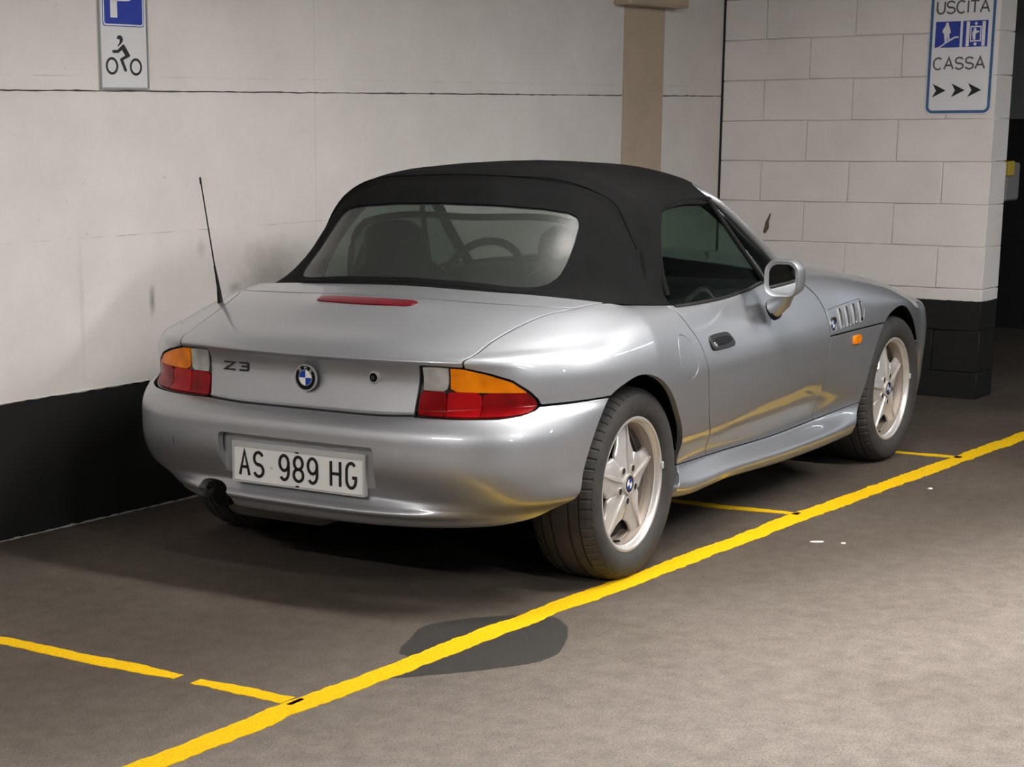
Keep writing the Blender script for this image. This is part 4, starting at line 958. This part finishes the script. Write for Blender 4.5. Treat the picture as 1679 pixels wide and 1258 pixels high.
Sb = S.clip(g_win(S) + .010); Sb = Sb.clip(.003 - g_win(Sb)); solid('window_welt', Sb.offset(.0018), M['fabric'], top, .004, .002)
# stitched bow seam and side flap fold
pts = []
for j in range(int(2.75 * KV), int(6.0 * KV), 4):
    col = T[:, j]; bx = np.interp(np.abs(col[:, 1]), [0, .25, .45, .53, .60, .64, .70], [.245, .245, .285, .308, .312, .308, .285]) + .011; q = np.where((col[:-1, 0] - bx[:-1] < 0) & (col[1:, 0] - bx[1:] >= 0))[0]
    if len(q) and col[q[0], 1] < -.02: k = q[0]; pts.append(tuple(T[k, j] + TN[k, j] * .001))
pts.append((.257, 0.0, float(np.interp(.257, T[0, 4 * KV:7 * KV, 0], T[0, 4 * KV:7 * KV, 2])) + .001)); pts = pts + [(x, -y, z) for x, y, z in pts[-2::-1]]
tube_obj('seam_welt', smooth_open(pts, 4), .0032, M['fabric'], top, 6)
FOLD = smooth_closed([(.320, 1.040), (.318, .985), (.310, .93), (.296, .875), (.288, .858), (.287, .88), (.296, .94), (.308, 1.00)], 4)
for sgn in (0, 1):
    s_ = grid_surf(T, TN, 20, T.shape[0] - 1, 0, 5 * KV); s_ = s_.clip(sd_poly(FOLD, s_.P[:, 0], s_.P[:, 2])); s_ = s_.offset(.0012)
    if sgn: s_ = s_.mirrored()
    if s_.F: solid('side_fold', s_, M['matte_black'], top, .003, .0008)
# ---- windscreen and its frame
def frame_path():
    R = [(1.425, -.685, .868), (1.33, -.672, .935), (1.20, -.645, 1.022), (1.08, -.612, 1.100), (1.005, -.585, 1.148), (.985, -.560, 1.168), (1.03, -.47, 1.194), (1.10, -.30, 1.217), (1.145, -.12, 1.228), (1.15, 0, 1.230)]
    return R + [(x, -y, z) for x, y, z in R[-2::-1]]
FP = smooth_open(frame_path(), 4)
fr = tube_obj('windscreen_frame', FP, [.021] * len(FP), PT, car, 12, flat=.72)
bm = bmesh.new(); sweep(bm, [(p[0] - .014, p[1] * .965, p[2] - .014) for p in FP], .022, 10, flat=.8); bm_obj('frame_trim', bm, M['rubber'], fr, smooth=True)
n = len(FP); vs, fs = [], []
for p in FP: vs.append(tuple(p))
for p in FP:
    t = p[1] / .685; vs.append((1.60 - .175 * abs(t) ** 2, p[1], .885 - .017 * abs(t) ** 2))
for i in range(n - 1): fs.append((i, i + 1, n + i + 1, n + i))
mesh_obj('windscreen', vs, fs, M['screen_glass'], car, smooth=True)
# ---- side glass, quarter light and divider
def gy(z): return -.722 + (z - .82) * .385
def gp_(x, z, d=0.0): return (x, gy(z) + d, z)
SG = [(.385, .80), (.398, .90), (.430, .985), (.475, 1.055), (.525, 1.110), (.565, 1.134), (.70, 1.150), (.88, 1.150), (.935, 1.146), (1.06, .990), (1.17, .865), (1.215, .80)]
QG = [(.950, 1.140), (1.075, .99), (1.185, .865), (1.235, .80), (1.40, .80), (1.40, .868), (1.31, .935), (1.18, 1.022), (1.06, 1.10)]
def flat_glass(name, poly, mt, par, sgn):
    bm = bmesh.new(); f = (lambda a, b, d: gp_(a, b, d)) if sgn < 0 else (lambda a, b, d: (a, -gy(b) - d, b))
    prism(bm, poly, lambda a, b: f(a, b, 0), lambda a, b: f(a, b, .004)); return bm_obj(name, bm, mt, par)
for sgn in (-1, 1):
    flat_glass('side_window', SG, M['side_glass'], car, sgn); flat_glass('quarter_light', QG, M['side_glass'], car, sgn)
    k = lambda x, z, d=0.0: (x, sgn * -1 * (gy(z) + d), z)
    tube_obj('window_divider', [k(.935, 1.152, -.004), k(1.06, 1.0, -.006), k(1.165, .88, -.006), k(1.245, .795, -.004)], .011, M['black_plastic'], car, 8, flat=.7)
    tube_obj('divider_trim', [k(1.10, .965, -.014), k(1.17, .885, -.014), k(1.235, .81, -.012)], .0035, M['chrome'], car, 8)
    tube_obj('roof_seal', [k(.39, .86), k(.405, .92, .004), k(.436, 1.0, .004), k(.48, 1.065, .004), k(.53, 1.118, .004), k(.575, 1.142, .004), k(.70, 1.156, .004), k(.88, 1.157, .004), k(.955, 1.150, .0)], .010, M['fabric'], car, 8)
    yb_ = [(x, sgn * -1 * side_y(x, z), z) for x, z in ((.385, .822), (.50, .818), (.80, .815), (1.05, .826), (1.22, .843), (1.36, .86))]
    tube_obj('belt_weatherstrip', [(x, y * .985, z + .002) for x, y, z in yb_], .009, M['rubber'], car, 8)
# ---- door mirrors
def mirror(sgn):
    c = Vector((1.03, -.866, .878)); bm = bmesh.new()
    rings = []
    prof = [(-.052, .90, 0), (-.058, 1.0, 0), (-.050, 1.05, 0), (-.02, 1.06, 0), (.015, 1.0, 0), (.045, .84, .0), (.065, .55, .0), (.074, .18, .0)]
    for dx, sc, _ in prof:
        rings.append([bm.verts.new((c.x + dx + .10 * (a * sc) * -.25, c.y + a * sc, c.z + b * sc)) for a, b in rrect(-.060, .060, -.060, .064, .040, 6)])
    # rim folds back in to hold the glass
    inner = [bm.verts.new((c.x - .044 - .025 * a * .86, c.y + a * .86, c.z + b * .86)) for a, b in rrect(-.060, .060, -.060, .064, .040, 6)]
    m = len(inner); rings = [inner] + rings
    for A_, B_ in zip(rings[:-1], rings[1:]):
        for i in range(m): bm.faces.new((A_[i], A_[(i + 1) % m], B_[(i + 1) % m], B_[i]))
    bm.faces.new(rings[-1]); bm.faces.new(rings[0][::-1])
    if sgn > 0:
        for v in bm.verts: v.co.y *= -1
    mo = bm_obj('side_mirror', bm, PT, car, smooth=True, angle=1.0)
    bm = bmesh.new(); g = [(a * .80, b * .80) for a, b in rrect(-.060, .060, -.060, .064, .040, 6)]
    prism(bm, g, lambda a, b: (c.x - .0455 - .025 * a, -sgn * -1 * 0 + (c.y + a), c.z + b), lambda a, b: (c.x - .041 - .025 * a, c.y + a, c.z + b))
    if sgn > 0:
        for v in bm.verts: v.co.y *= -1
    bm_obj('mirror_glass', bm, M['mirror_glass'], mo)
    bm = bmesh.new(); sweep(bm, [(1.050, -.862, .835), (1.062, -.852, .812), (1.075, -.838, .790), (1.088, -.800, .765)], [.032, .028, .030, .036], 14); 
    if sgn > 0:
        for v in bm.verts: v.co.y *= -1
    bm_obj('mirror_stalk', bm, PT, mo, smooth=True, angle=.9)
    bm = bmesh.new(); sweep(bm, [(1.092, -.806, .7625), (1.094, -.790, .7555)], [.037, .039], 14)
    if sgn > 0:
        for v in bm.verts: v.co.y *= -1
    bm_obj('mirror_gasket', bm, M['rubber'], mo, smooth=True, angle=.9)
mirror(-1); mirror(1)
# ---- aerial on the left rear fender
ax_, ay_, az_ = -.282, .638, .828
an = tube_obj('aerial', [(ax_, ay_, az_ - .01), (ax_ - .012, ay_ + .0, az_ + .06), (ax_ - .03, ay_, az_ + .13)], [.011, .006, .0035], M['rubber'], car, 10)
tube_obj('aerial_whip', [(ax_ - .03, ay_, az_ + .13), (ax_ - .095, ay_, az_ + .42)], [.0026, .0022], M['rubber'], an, 8)
tube_obj('aerial_tip', [(ax_ - .093, ay_, az_ + .405), (ax_ - .0965, ay_, az_ + .428)], .0036, M['rubber'], an, 8)
# ---- wheel housings, floor pan, cabin
def well(xc, sgn):
    bm = bmesh.new(); n = 28; R_ = .395; y0, y1 = sgn * (.775 if xc < 1 else .79), sgn * .44
    pts = [(xc + R_ * math.cos(PI * k / n) * 1.0, .27 + R_ * math.sin(PI * k / n) * 1.0) for k in range(n + 1)]
    pts = [q for q in pts if q[1] > .33]
    A_ = [bm.verts.new((x, y0, z)) for x, z in pts]; B_ = [bm.verts.new((x, y1, z)) for x, z in pts]
    for i in range(len(pts) - 1): bm.faces.new((A_[i], A_[i + 1], B_[i + 1], B_[i]))
    bm.faces.new(B_); bm_obj('wheel_housing', bm, M['matte_black'], car)
for xc in (-.04, 2.40):
    for sgn in (-1, 1): well(xc, sgn)
box_obj('floor_pan', (-.60, -.42, .215), (3.0, .42, .26), M['matte_black'], car); box_obj('cabin_floor', (.40, -.70, .20), (1.95, .70, .24), M['matte_black'], car)
box_obj('firewall', (1.50, -.64, .24), (1.53, .64, .84), M['matte_black'], car); box_obj('rear_bulkhead', (.10, -.62, .26), (.13, .62, .80), M['interior'], car)
box_obj('parcel_shelf', (-.08, -.60, .78), (.26, .60, .80), M['interior'], car, .01)
def seat(y):
    bm = bmesh.new(); rings = []
    for x, z, w, th in ((.62, .34, .25, .10), (.55, .55, .25, .11), (.47, .78, .23, .10), (.42, .90, .20, .09), (.40, .945, .13, .075), (.385, 1.00, .135, .075), (.375, 1.05, .12, .07), (.37, 1.075, .08, .05)):
        rings.append([bm.verts.new((x + th * .6 * math.cos(t), y + w * (abs(math.sin(t)) ** .7) * (1 if math.sin(t) > 0 else -1), z + th * .2 * math.cos(t))) for t in [2 * PI * k / 20 for k in range(20)]])
    for A_, B_ in zip(rings[:-1], rings[1:]):
        for i in range(20): bm.faces.new((A_[i], A_[(i + 1) % 20], B_[(i + 1) % 20], B_[i]))
    bm.faces.new(rings[0][::-1]); bm.faces.new(rings[-1]); so = bm_obj('seat', bm, M['leather'], car, smooth=True, angle=1.0)
    bm = bmesh.new(); add_box(bm, (.56, y - .25, .24), (1.10, y + .25, .42), .05, 3); bm_obj('seat_cushion', bm, M['leather'], so, smooth=True, angle=.8)
seat(-.36); seat(.36)
bm = bmesh.new(); add_box(bm, (1.18, -.64, .52), (1.50, .64, .83), .06, 3); dash = bm_obj('dashboard', bm, M['interior'], car, smooth=True, angle=.8)
bm = bmesh.new(); add_box(bm, (1.12, .20, .76), (1.40, .54, .87), .045, 3); bm_obj('instrument_hood', bm, M['interior'], dash, smooth=True, angle=.8)
cs, sn = math.cos(.42), math.sin(.42)
whl = [(1.02 + .185 * math.sin(t) * sn, .37 + .185 * math.cos(t), .80 + .185 * math.sin(t) * cs) for t in np.linspace(0, 2 * PI, 37)[:-1]]
sw = tube_obj('steering_wheel', whl, .016, M['leather'], car, 10, closed=True)
tube_obj('steering_column', [(1.02, .37, .80), (1.30, .37, .70)], .05, M['interior'], sw, 12)
for a in (0, PI, 1.5 * PI): tube_obj('steering_spoke', [(1.02, .37, .80), (1.02 + .18 * math.sin(a) * sn, .37 + .18 * math.cos(a), .80 + .18 * math.sin(a) * cs)], .016, M['interior'], sw, 8)
# wind deflector behind the seats: tube hoop with a mesh screen
DP = smooth_open([(.30, -.50, .80), (.305, -.50, .95), (.315, -.49, 1.03), (.32, -.455, 1.075), (.325, -.38, 1.095), (.325, 0, 1.105), (.325, .38, 1.095), (.32, .455, 1.075), (.315, .49, 1.03), (.305, .50, .95), (.30, .50, .80)], 4)
wd = tube_obj('wind_deflector', DP, .012, M['black_plastic'], car, 10)
MS = glassy('dark_mesh_net', (.55, .58, .56), 1.02, .15, (.06, .06, .06), .5)
half_n = len(DP) // 2; fsd = [(i, i + 1, len(DP) - 2 - i, len(DP) - 1 - i) for i in range(half_n)]
mesh_obj('deflector_net', DP, fsd, MS, wd)
tube_obj('mirror_mount', [(1.22, 0, 1.19), (1.12, 0, 1.13)], .014, M['interior'], car, 8)
bm = bmesh.new(); add_box(bm, (1.09, -.12, 1.085), (1.12, .12, 1.145), .012, 2); bm_obj('rear_view_mirror', bm, M['black_plastic'], car)
for sgn in (-1, 1):
    bm = bmesh.new(); add_box(bm, (.42, sgn * .60 - .05, .30), (1.45, sgn * .60 + .05, .815), .02, 2); bm_obj('door_lining', bm, M['interior'], car)
    tube_obj('seat_belt', [(.36, sgn * .55, .85), (.40, sgn * .50, 1.00), (.46, sgn * .50, .80)], .020, M['interior'], car, 8, flat=.2)
# ---- wheels: five-pointed star alloy with low tyre
def lathe(bm, prof, n, closed=True, fun=None):
    rings = []
    for k in range(n):
        t = 2 * PI * k / n; rg = []
        for i, (r, yo) in enumerate(prof):
            rr = r if fun is None else fun(r, yo, k, i)
            rg.append(bm.verts.new((rr * math.cos(t), -yo, rr * math.sin(t))))
        rings.append(rg)
    m = len(prof)
    for k in range(n):
        A_, B_ = rings[k], rings[(k + 1) % n]
        for i in range(m - 1): bm.faces.new((A_[i], A_[i + 1], B_[i + 1], B_[i]))
TP = [(.2174, .088), (.2182, .0985), (.226, .106), (.240, .1125), (.256, .115), (.272, .1145), (.284, .111), (.292, .106), (.2935, .1035), (.299, .098), (.303, .091), (.3065, .080), (.3085, .070), (.3015, .069), (.3015, .063), (.3095, .062), (.3115, .036), (.3045, .035), (.3045, .027), (.3117, .026), (.312, 0)]
TP = TP + [(r, -y) for r, y in TP[-2::-1]]
def tire_fun(r, yo, k, i):
    if r > .292 and .0695 <= abs(yo) <= .1065 and k % 6 == 0: return r - .004
    return r
def make_wheel(zc, rot):
    bm = bmesh.new()
    lip = [(.1958, .0785), (.1945, .070), (.1905, .064), (.1888, .052), (.1862, .050), (.1858, .030), (.1835, .028), (.1835, .0), (.1840, -.06), (.1900, -.075), (.2060, -.095), (.2150, -.097)]
    lathe(bm, lip, 72); w = bm_obj('wheel', bm, M['barrel'], None, smooth=True, angle=.7); w.parent = car
    # polished outer lip as its own band
    bm = bmesh.new(); lathe(bm, [(.2172, .088), (.2174, .0935), (.2168, .0990), (.2115, .1011), (.2063, .0990), (.2032, .0922), (.2017, .0832), (.1960, .0794)], 120); bm_obj('rim_lip', bm, M['alloy'], w, smooth=True, angle=.8)
    # star: five pointed, ridged arms
    def hw(r): return float(np.interp(r, [.03, .085, .098, .112, .13, .155, .18, .192], [.0218, .0610, .0655, .0545, .0450, .0385, .0360, .0370]))
    for k in range(5):
        th = math.radians(90 + rot + 72 * k); ca, sa = math.cos(th), math.sin(th); bm = bmesh.new(); rows_f, rows_b = [], []
        for r in (.030, .045, .060, .075, .085, .093, .100, .108, .118, .130, .145, .160, .175, .186, .192):
            h = min(hw(r), r * math.tan(math.radians(36))) ; fr_, bk_ = [], []
            face = float(np.interp(r, [.03, .06, .10, .15, .192], [.083, .0815, .079, .075, .070]))
            for q in (-1, -.93, -.7, -.4, -.12, -.085, -.03, .03, .085, .12, .4, .7, .93, 1):
                # ridge with a narrow groove on the arm's centre line, flanks falling away
                a = abs(q); amp = float(np.interp(r, [.03, .06, .09, .192], [0, .2, 1, 1]))
                yo = face - amp * .014 * max(0, a - .12) ** 1.2 - (.003 if a > .95 else 0) * amp + (.0045 * min(1, (r - .03) / .02) if a <= .09 else 0) - (.002 * amp if .1 < a < .13 else 0)
                x = r * ca - q * h * sa; z = r * sa + q * h * ca
                fr_.append(bm.verts.new((x, -yo, z))); 
                bk_.append(bm.verts.new((x, -(yo - .007 - .018 * (1 - a)), z)))
            rows_f.append(fr_); rows_b.append(bk_)
        m = len(rows_f[0])
        for R2, rev in ((rows_f, False), (rows_b, True)):
            for A_, B_ in zip(R2[:-1], R2[1:]):
                for i in range(m - 1):
                    f = (A_[i], A_[i + 1], B_[i + 1], B_[i]); bm.faces.new(f[::-1] if rev else f)
        for e in (0, m - 1):
            for i in range(len(rows_f) - 1): bm.faces.new((rows_f[i][e], rows_f[i + 1][e], rows_b[i + 1][e], rows_b[i][e]))
        for R_i in (0, -1):
            for i in range(m - 1): bm.faces.new((rows_f[R_i][i], rows_f[R_i][i + 1], rows_b[R_i][i + 1], rows_b[R_i][i]))
        bm_obj('spoke', bm, M['alloy'], w, smooth=True, angle=.40)
        # bolt recess between the arms, its shade painted as a dark disc
        tb = th + math.radians(36); bx_, bz_ = .056 * math.cos(tb), .056 * math.sin(tb)
        bm = bmesh.new(); prism(bm, circ2(bx_, bz_, .0115, 18), lambda a, b: (a, -.0826, b), lambda a, b: (a, -.070, b)); bm_obj('bolt_shade_disc', bm, M['brake'], w)
        bm = bmesh.new(); ring_faces(bm, circ2(bx_, bz_, .0138, 18), circ2(bx_, bz_, .0112, 18), lambda a, b: (a, -.0842, b), lambda a, b: (a, -.074, b)); bm_obj('bolt_rim', bm, M['alloy'], w, smooth=True, angle=.6)
    bm = bmesh.new(); prism(bm, circ2(0, 0, .034, 32), lambda a, b: (a, -.0835, b), lambda a, b: (a, -.06, b)); bm_obj('hub_face', bm, M['alloy'], w)
    bm = bmesh.new(); prism(bm, circ2(0, 0, .0285, 32), lambda a, b: (a, -.0885, b), lambda a, b: (a, -.07, b)); bm_obj('center_cap', bm, M['gloss_black'], w)
    bm = bmesh.new(); ring_faces(bm, circ2(0, 0, .033, 32), circ2(0, 0, .0275, 32), lambda a, b: (a, -.0895, b), lambda a, b: (a, -.07, b)); bm_obj('cap_ring', bm, M['alloy'], w, smooth=True, angle=.6)
    for k in range(4):
        bm = bmesh.new(); t0 = 90 * k + 20; pts = [(0, 0)] + [(.0175 * math.cos(math.radians(t0 + 90 * t / 6)), .0175 * math.sin(math.radians(t0 + 90 * t / 6))) for t in range(7)]
        prism(bm, pts, lambda a, b: (a, -.0892, b), lambda a, b: (a, -.086, b)); bm_obj('blue_quadrant' if k % 2 == 0 else 'white_quadrant', bm, M['blue_enamel' if k % 2 == 0 else 'white_enamel'], w)
    bm = bmesh.new(); lathe(bm, TP, 360, fun=tire_fun)
    for v in bm.verts:
        if v.co.z < -zc + .0018: v.co.z = -zc + .0018
    tr = bm_obj('tire', bm, M['tire'], w, smooth=True, angle=.5)
    bm = bmesh.new(); prism(bm, circ2(0, 0, .164, 40), lambda a, b: (a, -.038, b), lambda a, b: (a, -.015, b)); bm_obj('shaded_brake_disc', bm, M['brake'], w)
    bm = bmesh.new(); prism(bm, circ2(0, 0, .183, 40), lambda a, b: (a, .03, b), lambda a, b: (a, .05, b)); bm_obj('dark_backing', bm, M['matte_black'], w)  # added black disc that puts shade behind the wheel openings
    bm = bmesh.new(); add_box(bm, (-.16, -.035, -.05), (-.09, .02, .07), .012, 2); bm_obj('brake_caliper', bm, M['brake'], w)
    va = math.radians(258); tube_obj('valve', [(.188 * math.cos(va), -.050, .188 * math.sin(va)), (.183 * math.cos(va), -.078, .183 * math.sin(va))], .0042, M['black_plastic'], w, 8)
    bm = bmesh.new(); add_box(bm, (.203, -.106, -.012 + .03), (.2165, -.096, .012 + .03), .003, 2); bm_obj('balance_weight', bm, M['plate_frame'], w)
    return w
wr_ = make_wheel(.300, 0.0); wf_ = make_wheel(.306, 8.0)
def wcopy(w):
    r = w.copy(); COL.objects.link(r); r.parent = car
    for c in w.children:
        d = c.copy(); COL.objects.link(d); d.parent = r
    return r
for w, x, yc, z, st_ in ((wr_, 0.0, .6875, .300, 0.0), (wf_, 2.446, .698, .306, -.0313)):
    l_ = wcopy(w); w.location = (x, -yc, z); w.rotation_euler = (0, 0, st_); l_.location = (x, yc, z); l_.rotation_euler = (0, 0, PI + st_)
    w['label'] = 'right rear star-spoke wheel' if x < 1 else 'right front star-spoke wheel'; l_['label'] = 'left rear star-spoke wheel' if x < 1 else 'left front star-spoke wheel'
